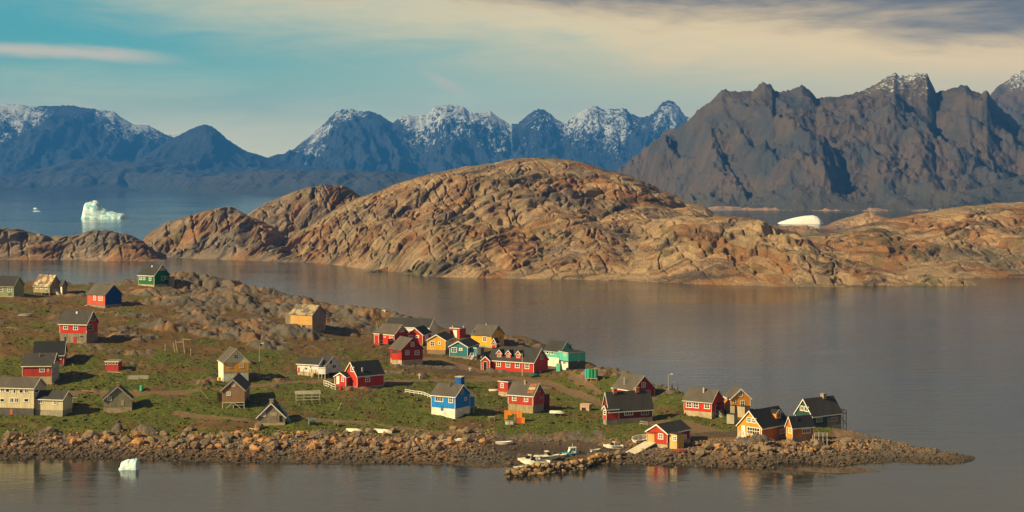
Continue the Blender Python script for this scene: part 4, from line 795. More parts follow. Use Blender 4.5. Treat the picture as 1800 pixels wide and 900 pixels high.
# dormer of the orange house, on the slope towards the right
hx, hy, he, rise = b.hx, b.hy, b.he, b.rise
xx, yy = hx*0.62, hy*0.45; zz = he+rise*0.38
dm = b.part('dormer', MB().prism([(yy-0.9, zz-0.4), (yy+0.9, zz-0.4), (yy+0.9, zz+1.25), (yy, zz+1.75), (yy-0.9, zz+1.25)], 'x', xx-2.2, xx+0.3), P_ORANGE)
q = MB().prism([(yy-1.15, zz+1.12), (yy, zz+1.76), (yy+1.15, zz+1.12), (yy+1.15, zz+1.22), (yy, zz+1.88), (yy-1.15, zz+1.22)], 'x', xx-2.4, xx+0.5).build('dormer_roof', R_BLACK); q.parent = dm
q = MB().box(xx+0.303, xx+0.36, yy-0.6, yy+0.6, zz, zz+1.15).build('window', M_TRIM); q.parent = dm
for sg in (-1, 1):
    q = MB().box(xx+0.362, xx+0.375, yy+sg*0.28-0.18, yy+sg*0.28+0.18, zz+0.15, zz+1.0).build('pane', m_glass()); q.parent = dm
    q = MB().prism([(yy, zz+1.66), (yy, zz+1.92), (yy+sg*1.18, zz+1.26), (yy+sg*1.18, zz+1.02)], 'x', xx+0.505, xx+0.55).build('barge_board', M_TRIM); q.parent = dm
b = Block(ROOT('wooden_house','dark green house with stone chimney and side deck at the point'), (1428,751), 30, 51, 'F', 731, 702, 747, k=0.55, wall=P_GDARK, roof=R_DK2, found=C_DARK)
b.window('F', 1409.5, 717.5, 5, 9, 2, 1); b.window('F', 1418, 719, 6, 9, 2, 1); b.panel('grey_cladding', 'R', 1454, 1478.5, 732, 747, P_OLDW, 0.002, 0.06); b.panel('stone_base', 'R', 1454, 1478.5, 747, 755, C_TAN, 0.002, 0.08); b.window('R', 1466, 737, 14, 7, 4, 1, m_flat((0.4,0.37,0.3))); b.window('R', 1440, 738, 13, 8, 3, 1, M_TRIMG, D_TEALW); b.chimney(0.35, 0.0, 1.0, 0.8, STONECH)
dk = MB(); x0, x1 = -b.hx*0.3, b.hx*0.75
for i in range(4):
    for j in range(2): xq = x0+(x1-x0)*i/3; dk.bar((xq, b.hy+0.3+j*2.1, -2.2), (xq, b.hy+0.3+j*2.1, b.hf+1.6+0.9), 0.13)
for j in (0.3, 2.4): dk.bar((x0, b.hy+j, b.hf+1.5), (x1, b.hy+j, b.hf+1.5), 0.14); dk.bar((x0, b.hy+j, b.hf+2.4), (x1, b.hy+j, b.hf+2.4), 0.1)
dk.bar((x1, b.hy+0.3, b.hf+2.4), (x1, b.hy+2.4, b.hf+2.4), 0.1); dk.box(x0, x1, b.hy+0.05, b.hy+2.4, b.hf+1.58, b.hf+1.66); dk.bar((x1, b.hy+0.3, b.hf+1.4), (x1, b.hy+2.4, -0.6), 0.1)
b.part('deck', dk, m_flat((0.32,0.25,0.17), 0.85, 0.4))
b = Block(ROOT('boathouse','red boathouse with dark roof and plywood porch on the shore','boathouse'), (1173,789), 36, 40, 'F', 762, 746.5, 779.5, k=0.62, wall=P_MAROON, roof=R_DK, found=C_TAN)
b.panel('front_cladding_tone', 'F', 1137.4, 1172.7, 762, 779.3, P_RED2, 0.002, 0.05)  # sunward wall painted redder; maroon of the other walls is shade in colour
b.part('gable_lit_cladding', MB().prism([(-b.hx+0.02, b.he-0.02), (b.hx-0.02, b.he-0.02), (0, b.he+b.rise-0.05)], 'y', -b.hy-0.05, -b.hy-0.002), P_RED2)  # gable above repeats the painted lit tone
b.panel('bare_plank_door', 'F', 1139, 1150.5, 763, 777, P_OWOOD, 0.052, 0.09); b.window('F', 1161.5, 767, 8.5, 10.5); b.window('R', 1204.5, 768, 5, 8)
p = Block(b.root, (1190,791), 13, 12, '0', 764, 764, wall=P_TANW, roof=R_DK, found=None, k=1.0, over=0.08, trim=None); p.window('F', 1186.3, 770.5, 6.5, 8.5); p.panel('side_cladding_tone', 'R', 1190.4, 1201, 764.5, 788, P_OWOOD, 0.002, 0.03)
rmp = b.on('F', 1143, 777); q = MB().hexa([(rmp[0]-1.6,-b.hy-9,-1.1),(rmp[0]+1.4,-b.hy-9,-1.1),(rmp[0]+1.6,-b.hy-0.1,b.hf-0.35),(rmp[0]-1.4,-b.hy-0.1,b.hf-0.35),(rmp[0]-1.6,-b.hy-9,-0.85),(rmp[0]+1.4,-b.hy-9,-0.85),(rmp[0]+1.6,-b.hy-0.1,b.hf-0.1),(rmp[0]-1.4,-b.hy-0.1,b.hf-0.1)])
b.part('slipway_ramp', q, m_paint((0.60,0.53,0.40), 0.3))
# grey sheds before the orange gabled house
def shed(px, py, wl, wr, ye, mat, label, k=1.0, roof=R_DK2):
    return Block(('grey_shed', label, 'shed', 'grey plank sheds'), (px, py), wl, wr, '0', ye, ye, wall=mat, roof=roof, found=None, trim=None, over=0.06, k=k, slab=0.07)
shed(1290.5, 746, 13, 6, 729, m_paint((0.38,0.33,0.23),0.5), 'lone grey plank shed nearest the orange house at the point')
shed(1309, 735, 13, 10, 715.5, m_paint((0.42,0.31,0.19),0.5), 'larger tan plank shed below the orange gabled house', 1.2)
shed(1291.5, 729, 8, 3.5, 713.5, m_paint((0.36,0.27,0.18),0.6), 'small tan shed at left foot of orange gabled house')
b = Block(('dog_kennel','low tan wooden kennel box beside the dirt road','kennel'), (1035.5,723), 16, 5, '0', 711.5, 711.5, wall=m_paint((0.48,0.30,0.20),0.4), roof=m_roof((0.5,0.33,0.22)), found=None, trim=None, over=0.08, k=1.5, slab=0.07)
b.door('F', 1026, 719, 7, 5, D_DARK, None, 'dark_opening_panel')  # near-black slab on the front in place of a cut hole

# ------------------------------------------------------------------ village ground
def px_of(X, Y, Z): return CX+F*X/Y, HY-(Z-H)*F/Y
ROCKS = [  # outcrops: photo px, row, radius x (m), radius y (m), height (m)
 (150,497,12,9,1.2),(60,493,12,8,1.0),(225,500,8,7,1.0),(300,492,10,10,1.6),(340,497,14,10,2.6),(400,505,16,12,2.2),(455,515,14,12,2.4),(520,530,12,10,2.4),(560,535,10,9,2.6),(610,550,12,9,2.0),(660,552,14,9,1.6),(720,562,12,8,1.2),
 (300,530,14,9,1.4),(345,545,10,8,1.2),(280,575,7,5,1.8),(370,560,12,8,1.6),(390,590,8,5,2.0),(435,590,9,5,2.6),(455,598,7,4,3.0),(470,610,6,3,1.6),(480,570,12,8,1.6),(550,560,12,8,1.4),(600,570,10,8,1.6),(590,585,9,5,1.0),(520,590,10,6,1.2),(640,600,8,4,0.6),
 (330,515,20,14,1.4),(420,530,22,14,1.5),(500,548,18,12,1.5),(360,580,14,7,1.3),(430,575,16,9,1.4),(255,515,10,8,1.0),(560,575,14,7,1.1),(620,575,12,7,1.1),(240,555,8,5,1.0),(200,590,8,4,0.9),(230,620,7,3,0.9),(165,610,5,3,0.9),(130,628,5,2.5,1.0),(250,640,5,3,0.6),(690,655,8,3,0.8),(740,660,6,3,0.7),(720,645,6,3,0.7),(790,650,5,3,0.5),(890,655,6,2.5,0.7),
 (905,600,10,6,0.8),(950,610,8,6,0.7),(1060,655,7,5,0.9),(1100,662,5,4,0.8),(1030,660,5,3,0.6),(1165,690,6,3,0.8),(1200,700,6,3,0.6),(1170,700,5,2,0.6),(1000,690,6,2,0.4),(640,685,5,2,0.7),
 (120,785,5,2.5,0.8),(330,788,5,2.5,0.8),(430,785,4,2,0.7),(640,782,6,2.5,0.8),(720,790,5,2.5,0.7),(40,780,4,2,0.7),(500,790,4,2,0.7),(85,762,4,2.5,1.0),(260,760,4,2.5,1.0),(207,757,1.4,1.2,1.3),(565,763,5,2.5,1.0),(1270,795,5,3,1.0),(1330,785,6,3,0.9),(1420,795,8,4,0.8),(1480,780,10,6,0.8),(1540,787,8,4,0.45),(1600,797,8,3,0.25),(1460,765,6,3,0.7),(1520,775,6,3,0.4),(1380,800,8,4,0.6),(1200,800,6,3,0.5)]
PATHS = [([(100,690),(200,692),(310,690),(400,683),(500,673),(570,668)], 1.5), ([(680,671),(760,668),(840,668),(900,664),(960,672),(1010,690),(1060,712),(1085,722)], 1.7), ([(310,726),(380,736),(450,739),(520,736),(620,742),(740,757),(850,772)], 1.3),
         ([(1085,722),(1100,728)],1.5), ([(1160,745),(1200,745),(1250,760),(1290,768),(1260,775)], 3.2), ([(700,640),(760,630),(820,645),(850,665)], 2.2), ([(960,640),(1000,655),(1050,690)], 1.3)]
MUD = [(930,785,22,5),(1000,790,16,5),(890,790,10,4),(820,770,16,3),(1080,790,10,3),(1250,765,12,5),(930,650,12,3),(800,655,14,4)]
ORANGE = [(385,752,8,2),(415,748,8,2),(1040,730,6,2),(280,600,10,5),(330,610,12,4),(120,560,8,6),(800,745,8,3)]
VEGE = [(930,748,22,3.5),(860,750,14,4),(1000,752,12,3),(790,745,10,3)]
cols = np.linspace(-430, 1760, 850); U = (cols-CX)/F
rows = np.concatenate([np.arange(326, 336, 1.0), np.arange(336, 468, 0.5), np.arange(468, 600, 0.95), np.arange(600, 800, 4.0)])
YY = np.repeat(rows[:, None], len(cols), 1); XX = U[None]*YY
ZB = base_z(XX, YY)
cy = sorted((px, wpt(px, py, z)[1]+2.2*d) for px, py, z, d in CREST); lim = np.interp(cols, [q[0] for q in cy], [q[1] for q in cy])[None]
ZB = np.where(YY > lim, np.minimum(ZB, -1.0-0.06*(YY-lim)), ZB)
ZB = np.where(cols[None] > 1715, np.minimum(ZB, -0.5-0.05*(cols[None]-1715)), ZB)
def blob(lst):
    m = np.zeros_like(XX)
    for q in lst:
        p = g0(q[0], q[1]); d2 = ((XX-p.x)/q[2])**2+((YY-p.y)/q[3])**2
        m = np.maximum(m, np.exp(-d2*1.1)*(q[4] if len(q) > 4 else 1.0))
    return m
wv1 = fbm(XX/9, YY/9, 5, 0.55, seed=70); wv2 = fbm(XX/2.2, YY/2.2, 4, 0.55, seed=71)
rockm = blob(ROCKS)
rk = sstep(rockm+wv1*0.50+wv2*0.12, 0.34, 0.58)*np.clip(0.25+rockm*0.9, 0, 1.7)
scat = sstep(wv1+0.35*fbm(XX/25, YY/25, 3, seed=75), 0.40, 0.52)*sstep(ZB, 3.5, 6)*sstep(YY, 385, 420)     # loose outcrops up the slope
rk = np.maximum(rk, scat*0.45)
f1, f2, cid = worley(XX/4.6+wv1*0.7+YY/30, YY/5.0+wv1*0.7, 80); g1, g2, gid = worley(XX/1.3+wv1, YY/1.7+wv2*0.4, 81)
bould = sstep(f2-f1, 0.0, 0.34)*(0.35+0.75*cid)-0.30+0.22*(1-f1); bould2 = sstep(g2-g1, 0.0, 0.40)*(0.25+0.6*gid)-0.28+0.18*(1-g1)
slab = ridged(XX/6+YY/14, YY/9-XX/30, 4, 0.5, seed=83)
dome = fbm(XX/17+YY/50, YY/26, 4, 0.42, seed=86)*1.5+0.2*slab
crk = np.clip(1-np.abs(pnoise(XX/5.5+YY/16+wv1*0.6, YY/9-XX/22, 87))*9, 0, 1)+0.7*np.clip(1-np.abs(pnoise(XX/7-YY/12+wv1*0.5, YY/7+XX/15, 88))*10, 0, 1)
ZD = ZB+rk*(dome*1.9+bould*0.34+bould2*0.12+wv2*0.12+0.40-crk*0.75)
ZD += 0.62*wv1*sstep(ZB, 1.0, 3.5)+0.17*wv2
# stony foreshore
cove = sstep(cols, 870, 900)*(1-sstep(cols, 1100, 1160)); sh_hi = (2.4-0.75*cove)[None]
shore = sstep(ZB, -1.2, 0.0)*(1-sstep(ZB+wv1*0.8-sh_hi, -0.5, 0.5))*(1-sstep(YY+wv1*4, 372, 384))
ZD += shore*(bould2*0.42+wv2*0.18+bould*0.18)
pathm = np.zeros_like(XX)
for poly, wd in PATHS:
    pp = [g0(*q) for q in poly]
    for a, b_ in zip(pp[:-1], pp[1:]):
        dx, dy = b_.x-a.x, b_.y-a.y; t = np.clip(((XX-a.x)*dx+(YY-a.y)*dy)/(dx*dx+dy*dy), 0, 1)
        d = np.hypot(XX-a.x-t*dx, (YY-a.y-t*dy)*0.8); pathm = np.maximum(pathm, 1-sstep(d+wv2*0.8+wv1*0.8, wd*0.75, wd*1.35))
ZD = ZD-(ZD-ZB)*pathm*0.8-0.1*pathm
mud = sstep(blob(MUD)+wv2*0.15+wv1*0.35, 0.40, 0.62); ZD = ZD-(ZD-ZB)*mud*0.75
# the ground is cut level where a house stands
for Mi, hx, hy, z0 in FOOT:
    m = np.array(Mi); lx = m[0, 0]*XX+m[0, 1]*YY+m[0, 3]; ly = m[1, 0]*XX+m[1, 1]*YY+m[1, 3]
    d = np.hypot(np.maximum(np.abs(lx)-hx, 0), np.maximum(np.abs(ly)-hy, 0)); w = 1-sstep(d, 0.3, 3.0)
    near = (ly < -hy+0.5) | (lx > hx-0.5)
    tgt = np.minimum(ZD, z0+0.08+np.where(d < 0.01, 0, 0.15*d)); ZD = ZD*(1-w)+tgt*w
for px_, py_, rx_, ry_, hh_ in ((764,721,3.2,2.2,1.5),(777,725,2.4,1.6,0.7)):      # earth banked against the blue house
    p_ = g0(px_, py_); ZD = ZD+hh_*np.exp(-((XX-p_.x)/rx_)**2-((YY-p_.y)/ry_)**2)
GZ = ZD
gy_, gx_ = np.gradient(ZD); slope = np.hypot(gy_/np.gradient(YY, axis=0), gx_/np.maximum(np.gradient(XX, axis=1), 1e-3))
att_rock = np.clip(np.maximum(sstep(rk, 0.12, 0.30)*sstep(dome*0.8+bould*0.5+wv2*0.35+0.25, -0.1, 0.22)*0.9+sstep(rk, 0.9, 1.5)*0.7, shore*1.0), 0, 1)
tipm = sstep(XX-(1440-CX)/F*YY, 0, 6); att_rock = np.maximum(att_rock, tipm*0.92)
att_rock = np.maximum(att_rock, sstep(slope, 0.75, 1.3)*0.8)
att_green = np.clip(0.62*fbm(XX/16+3, YY/13, 5, 0.55, seed=90)+0.58+0.25*blob(VEGE)+0.16*(1-sstep(YY, 400, 440))-0.22*sstep(YY, 420, 480)-0.9*blob(ORANGE)-0.2*sstep(slope, 0.3, 0.7), 0, 1)

def m_ground():
    m, nt, bs = new_mat('island_ground'); co = wpos(nt); sp = nt.nodes.new('ShaderNodeSeparateXYZ'); L(nt, co, sp.inputs[0])
    n1 = noise_tex(nt, co, 0.35, 6, 0.65, 0.3); n2 = noise_tex(nt, co, 1.6, 6, 0.7); n3 = noise_tex(nt, co, 0.09, 5, 0.6, 0.5); n4 = noise_tex(nt, mapping(nt, co, loc=(9, 4, 2)), 5.0, 5, 0.75)
    g = val(nt, 'ADD', attr(nt, 'green'), val(nt, 'MULTIPLY', val(nt, 'SUBTRACT', n1, 0.5), 1.3))
    gr = mixc(nt, smooth(nt, n2, 0.35, 0.65), (0.045, 0.072, 0.007), (0.115, 0.112, 0.013))
    dry = mixc(nt, smooth(nt, n1, 0.4, 0.65), (0.11, 0.070, 0.022), (0.155, 0.078, 0.026)); dry = mixc(nt, val(nt, 'MULTIPLY', smooth(nt, n4, 0.45, 0.7), 0.6), dry, (0.06, 0.045, 0.015))
    c = mixc(nt, smooth(nt, g, 0.42, 0.66), dry, gr)
    c = mixc(nt, val(nt, 'MULTIPLY', smooth(nt, n4, 0.58, 0.78), 0.4), c, (0.03, 0.04, 0.010))
    # rock: warm orange-brown to grey with lichen
    rc = mixc(nt, smooth(nt, n3, 0.36, 0.54), (0.24, 0.13, 0.06), (0.115, 0.097, 0.08)); rc = mixc(nt, smooth(nt, n2, 0.50, 0.72), rc, (0.055, 0.046, 0.037)); rc = mixc(nt, val(nt, 'MULTIPLY', smooth(nt, n4, 0.54, 0.74), 0.4), rc, (0.30, 0.20, 0.11))
    rf_ = smooth(nt, val(nt, 'ADD', attr(nt, 'rock'), val(nt, 'MULTIPLY', val(nt, 'SUBTRACT', n2, 0.5), 0.7)), 0.35, 0.62)
    c = mixc(nt, rf_, c, rc)
    # dirt track and mud
    pc = mixc(nt, smooth(nt, n2, 0.3, 0.7), (0.20, 0.125, 0.065), (0.12, 0.078, 0.042))
    c = mixc(nt, smooth(nt, val(nt, 'ADD', attr(nt, 'path'), val(nt, 'MULTIPLY', val(nt, 'SUBTRACT', n2, 0.5), 0.6)), 0.35, 0.7), c, pc)
    c = mixc(nt, smooth(nt, attr(nt, 'mud'), 0.3, 0.7), c, mixc(nt, smooth(nt, n2, 0.4, 0.65), (0.06, 0.042, 0.028), (0.13, 0.085, 0.05)))
    # the intertidal zone is dark with weed
    wet = smooth(nt, val(nt, 'ADD', sp.outputs[2], val(nt, 'MULTIPLY', val(nt, 'SUBTRACT', n1, 0.5), 0.8)), 0.9, 0.25)
    c = mixc(nt, val(nt, 'MULTIPLY', wet, 0.75), c, (0.045, 0.034, 0.022))
    L(nt, c, bs.inputs['Base Color']); bs.inputs['Roughness'].default_value = 0.92
    bump(nt, bs, val(nt, 'ADD', val(nt, 'MULTIPLY', n2, 1.0), val(nt, 'MULTIPLY', n4, 0.5)), 0.9, 0.35)
    return m
ground = structure(grid_object('island_ground', np.stack([XX, YY, ZD], -1), len(rows), len(cols), m_ground(), {'rock': att_rock, 'green': att_green, 'path': pathm, 'mud': mud}))

def gz(X, Y):
    """height of the finished ground"""
    r = np.interp(Y, rows, np.arange(len(rows))); c = (X/Y*F+CX-cols[0])/(cols[1]-cols[0])
    r = min(max(r, 0), len(rows)-1.001); c = min(max(c, 0), len(cols)-1.001); i, j = int(r), int(c); a, b_ = r-i, c-j
    return float(GZ[i, j]*(1-a)*(1-b_)+GZ[i, j+1]*(1-a)*b_+GZ[i+1, j]*a*(1-b_)+GZ[i+1, j+1]*a*b_)
def gp(px, py):
    """where the sight line through a photo pixel meets the finished ground (or the sea)"""
    c = (px-cols[0])/(cols[1]-cols[0]); j = int(min(max(c, 0), len(cols)-2)); f = c-j
    col = GZ[:, j]*(1-f)+GZ[:, j+1]*f; ray = H-(py-HY)*rows/F; d = np.maximum(col, 0)-ray
    k = int(np.argmax(d >= 0))
    if d[k] < 0: k = int(np.argmax(d))
    if k == 0: Y = rows[0]
    else: t = -d[k-1]/(d[k]-d[k-1]) if d[k] != d[k-1] else 0; Y = rows[k-1]+t*(rows[k]-rows[k-1])
    X = (px-CX)/F*Y; return Vector((X, Y, max(gz(X, Y), 0.0)))
def gpm(px, py): return gp(px, py), F/gp(px, py).y

# ------------------------------------------------------------------ boulders
def m_boulder(name, cols_, low=1.25):
    m, nt, bs = new_mat(name); oi = nt.nodes.new('ShaderNodeObjectInfo'); co = wpos(nt); sp = nt.nodes.new('ShaderNodeSeparateXYZ'); L(nt, co, sp.inputs[0])
    n1 = noise_tex(nt, co, 1.1, 5, 0.65, 0.3); n2 = noise_tex(nt, co, 5.0, 5, 0.7); n3 = noise_tex(nt, co, 0.25, 3, 0.5)
    k = val(nt, 'ADD', val(nt, 'MULTIPLY', oi.outputs['Random'], 0.55), val(nt, 'MULTIPLY', n3, 0.6))
    c = mixc(nt, smooth(nt, k, 0.32, 0.62), cols_[0], cols_[1]); c = mixc(nt, smooth(nt, n1, 0.48, 0.68), c, cols_[2]); c = mixc(nt, val(nt, 'MULTIPLY', smooth(nt, n2, 0.5, 0.72), 0.5), c, cols_[3])
    wet = smooth(nt, val(nt, 'ADD', sp.outputs[2], val(nt, 'MULTIPLY', val(nt, 'SUBTRACT', n3, 0.5), 1.2)), low+0.5, low-0.3)
    c = mixc(nt, val(nt, 'MULTIPLY', wet, 0.78), c, (0.05, 0.040, 0.028))
    L(nt, c, bs.inputs['Base Color']); bump(nt, bs, val(nt, 'ADD', n1, val(nt, 'MULTIPLY', n2, 0.5)), 0.7, 0.15); return m
MB_SHORE = m_boulder('shore_boulder', [(0.40,0.20,0.075),(0.19,0.135,0.088),(0.12,0.092,0.066),(0.045,0.036,0.028)])
MB_PIER = m_boulder('breakwater_stone', [(0.40,0.22,0.08),(0.20,0.13,0.07),(0.20,0.14,0.085),(0.07,0.055,0.04)], 0.25)
def hull_mesh(name, seed, mat, npts=15):
    r = random.Random(seed); bm = bmesh.new()
    for i in range(npts):
        t = math.acos(1-2*(i+0.5)/npts); p = i*2.39996+r.uniform(-0.4, 0.4); k = r.uniform(0.78, 1.08)
        bm.verts.new((math.sin(t)*math.cos(p)*k, math.sin(t)*math.sin(p)*k*r.uniform(0.8, 1.0), math.cos(t)*k*0.82))
    bmesh.ops.convex_hull(bm, input=bm.verts); bmesh.ops.recalc_face_normals(bm, faces=bm.faces)
    me = bpy.data.meshes.new(name); bm.to_mesh(me); bm.free(); me.materials.append(mat); return me
HS = [hull_mesh('boulder', i+1, MB_SHORE) for i in range(10)]; HP = [hull_mesh('stone', i+50, MB_PIER, 17) for i in range(10)]
R1 = random.Random(11)
def place_stone(name, me, loc, sz, parent):
    o = bpy.data.objects.new(name, me); COL.objects.link(o); o.parent = parent
    o.matrix_local = (parent.matrix_world.inverted() @ Matrix.Translation(loc) @ Matrix.Rotation(R1.uniform(0, 6.28), 4, 'Z') @ Matrix.Rotation(R1.uniform(-0.7, 0.7), 4, 'X') @ Matrix.Diagonal((sz*R1.uniform(0.8, 1.3), sz*R1.uniform(0.75, 1.1), sz*R1.uniform(0.6, 0.95), 1)))
    return o
n_b = 0
while n_b < 295:
    px = R1.uniform(-10, 1530); py = (R1.triangular(752, 812, 775) if px < 860 else R1.uniform(776, 822))
    if (860 < px < 1100 and not (770 < py < 782)) or (1105 < px < 1205 and py < 795): continue
    p = gp(px, py)
    if p.z > 3.4 or p.z <= 0.02 or p.y > 384 or gz(p.x, p.y) < -0.1: continue
    sz = R1.triangular(0.5, 2.1, 0.8) if p.z > 1.2 else R1.triangular(0.4, 1.0, 0.55)
    if 860 < px < 1100: sz *= 0.6
    place_stone('boulder', R1.choice(HS), (p.x, p.y, p.z+sz*0.18), sz, ground); n_b += 1
# small stones of the foreshore and the slopes, too many to count
def scatter_mesh(name, items, mats, label):
    V = []; Fq = []; off = 0; tm = [(np.array([v.co for v in me.vertices]), [tuple(p.vertices) for p in me.polygons]) for me in HS]
    for (x, y, z, sz) in items:
        v, f = tm[R1.randrange(len(tm))]; a = R1.uniform(0, 6.28); c, s_ = math.cos(a), math.sin(a); k = np.array([R1.uniform(0.8, 1.3), R1.uniform(0.7, 1.1), R1.uniform(0.55, 0.95)])*sz
        w = v*k; V.append(np.stack([w[:, 0]*c-w[:, 1]*s_+x, w[:, 0]*s_+w[:, 1]*c+y, w[:, 2]+z], 1)); Fq += [tuple(i+off for i in q) for q in f]; off += len(v)
    me = bpy.data.meshes.new(name); me.from_pydata(np.concatenate(V).tolist(), [], Fq); me.materials.append(mats)
    o = bpy.data.objects.new(name, me); COL.objects.link(o); o['kind'] = 'stuff'; o['label'] = label; return o
it = []
while len(it) < 8500:
    px = R1.uniform(-150, 1700); py = (R1.triangular(745, 816, 795) if px < 870 else R1.uniform(772, 824))
    if 870 < px < 1060 and R1.random() < 0.85: continue
    p = gp(px, py)
    if p.z > 3.2 or p.y > 384 or gz(p.x, p.y) < -0.2: continue
    sz = R1.triangular(0.10, 0.55, 0.16)*(0.7 if px > 1540 else 1); it.append((p.x, p.y, p.z+sz*0.2, sz))
scatter_mesh('shore_stones', it, MB_SHORE, 'loose small stones covering the foreshore')
it = []
while len(it) < 900:
    i = R1.randrange(len(rows)-60); j = R1.randrange(60, len(cols)); X, Y, Z = XX[i, j], YY[i, j], ZD[i, j]
    if Z < 2.5 or Y < 372: continue
    if R1.random() > 0.15+0.8*sstep(np.array(rk[i, j]), 0.05, 0.3): continue
    sz = R1.triangular(0.10, 0.48, 0.16); it.append((X, Y, Z+sz*0.1, sz))
scatter_mesh('slope_stones', it, m_boulder('slope_stone', [(0.22,0.125,0.06),(0.14,0.11,0.08),(0.11,0.09,0.07),(0.06,0.048,0.036)], -9), 'loose stones strewn over the hillside')
# tussocks of grass
V = []; Fq = []; k = 0
while k < 17000:
    i = int(R1.random()**1.3*(len(rows)-120)); j = R1.randrange(60, len(cols)); X, Y, Z = XX[i, j], YY[i, j], ZD[i, j]
    if Z < 1.3 or Y < 352 or att_rock[i, j] > 0.45 or pathm[i, j] > 0.4 or mud[i, j] > 0.4 or R1.random() > 0.25+att_green[i, j]: continue
    X += R1.uniform(-0.2, 0.2); Y += R1.uniform(-0.2, 0.2); bg_ = 1+1.6*(R1.random() < 0.05); hh = R1.uniform(0.06, 0.18)*bg_; r0 = R1.uniform(0.12, 0.36)*bg_
    for t in range(3):
        a = R1.uniform(0, 6.28); dx, dy = math.cos(a)*r0, math.sin(a)*r0; lx, ly = R1.uniform(-0.15, 0.15), R1.uniform(-0.15, 0.15); o_ = len(V)
        V += [(X-dx, Y-dy, Z-0.05), (X+dx, Y+dy, Z-0.05), (X+dx*0.5+lx, Y+dy*0.5+ly, Z+hh), (X-dx*0.6+lx, Y-dy*0.6+ly, Z+hh*0.8)]; Fq.append((o_, o_+1, o_+2, o_+3))
    k += 1
def m_grass():
    m, nt, bs = new_mat('tussock'); co = wpos(nt); n1 = noise_tex(nt, co, 0.16, 5, 0.65, 0.4); n2 = noise_tex(nt, co, 2.0, 3, 0.6)
    c = mixc(nt, smooth(nt, n1, 0.42, 0.62), (0.085, 0.105, 0.012), (0.14, 0.10, 0.026)); c = mixc(nt, smooth(nt, n2, 0.4, 0.7), c, (0.13, 0.13, 0.018))
    L(nt, c, bs.inputs['Base Color']); bs.inputs['Roughness'].default_value = 0.9; return m
me = bpy.data.meshes.new('grass'); me.from_pydata(V, [], Fq); me.materials.append(m_grass()); o = bpy.data.objects.new('grass', me); COL.objects.link(o); o['kind'] = 'stuff'; o['label'] = 'short green and brown grass on the slopes'

# ------------------------------------------------------------------ small things
def at_world(o, M): o.matrix_world = M; return o
def root_at(name, p, rz, label, cat, group=None): o = empty(name, p, rz); tag(o, label, cat, group); return o
M_BOATW = m_flat((0.78, 0.73, 0.62), 0.45, 0.18, 1.2); M_BOATB = m_flat((0.03, 0.38, 0.52), 0.45, 0.2, 1.2); M_BOATG = m_flat((0.34, 0.31, 0.26), 0.6, 0.3, 1.2); M_REDB = m_flat((0.28, 0.05, 0.03), 0.6, 0.3); M_WOODP = m_flat((0.42, 0.33, 0.21), 0.85, 0.4, 2.5); M_GREYP = m_flat((0.36, 0.32, 0.26), 0.85, 0.4, 2.5); M_DKP = m_flat((0.09, 0.075, 0.06), 0.85, 0.4, 2.5); M_GREEN = m_flat((0.02, 0.13, 0.075), 0.6, 0.25); M_STRIPE = m_flat((0.02, 0.025, 0.04), 0.4)
def hull_shape(Ln, B, D, n=12, th=0.05, z0=0.0):
    b = MB(); ring = []
    for i in range(n+1):
        t = i/n; x = -Ln/2+Ln*t; k = min(1.0, 0.80+0.5*t) if t < 0.45 else 1-((t-0.45)/0.55)**2.3*0.97
        hb = B/2*k; sheer = D*(1+0.28*max(0, (t-0.4)/0.6)**2+0.05); kz = D*0.75*max(0, (t-0.62)/0.38)**2.2
        cz = kz*0.9+D*0.22; g = sheer
        o = [(x, -hb, z0+g), (x, -hb*0.86, z0+cz), (x, 0, z0+kz), (x, hb*0.86, z0+cz), (x, hb, z0+g), (x, max(hb-th, 0.005), z0+g), (x, max(hb*0.82-th, 0.004), z0+cz+th+0.04), (x, -max(hb*0.82-th, 0.004), z0+cz+th+0.04), (x, -max(hb-th, 0.005), z0+g)]
        ring.append(o)
    m = len(ring[0]); vs = [p for r in ring for p in r]; fs = []
    for i in range(n):
        for j in range(m): fs.append((i*m+j, (i+1)*m+j, (i+1)*m+(j+1) % m, i*m+(j+1) % m))
    fs += [tuple(range(m)), tuple(range(n*m+m-1, n*m-1, -1))]
    return b.add(vs, fs)
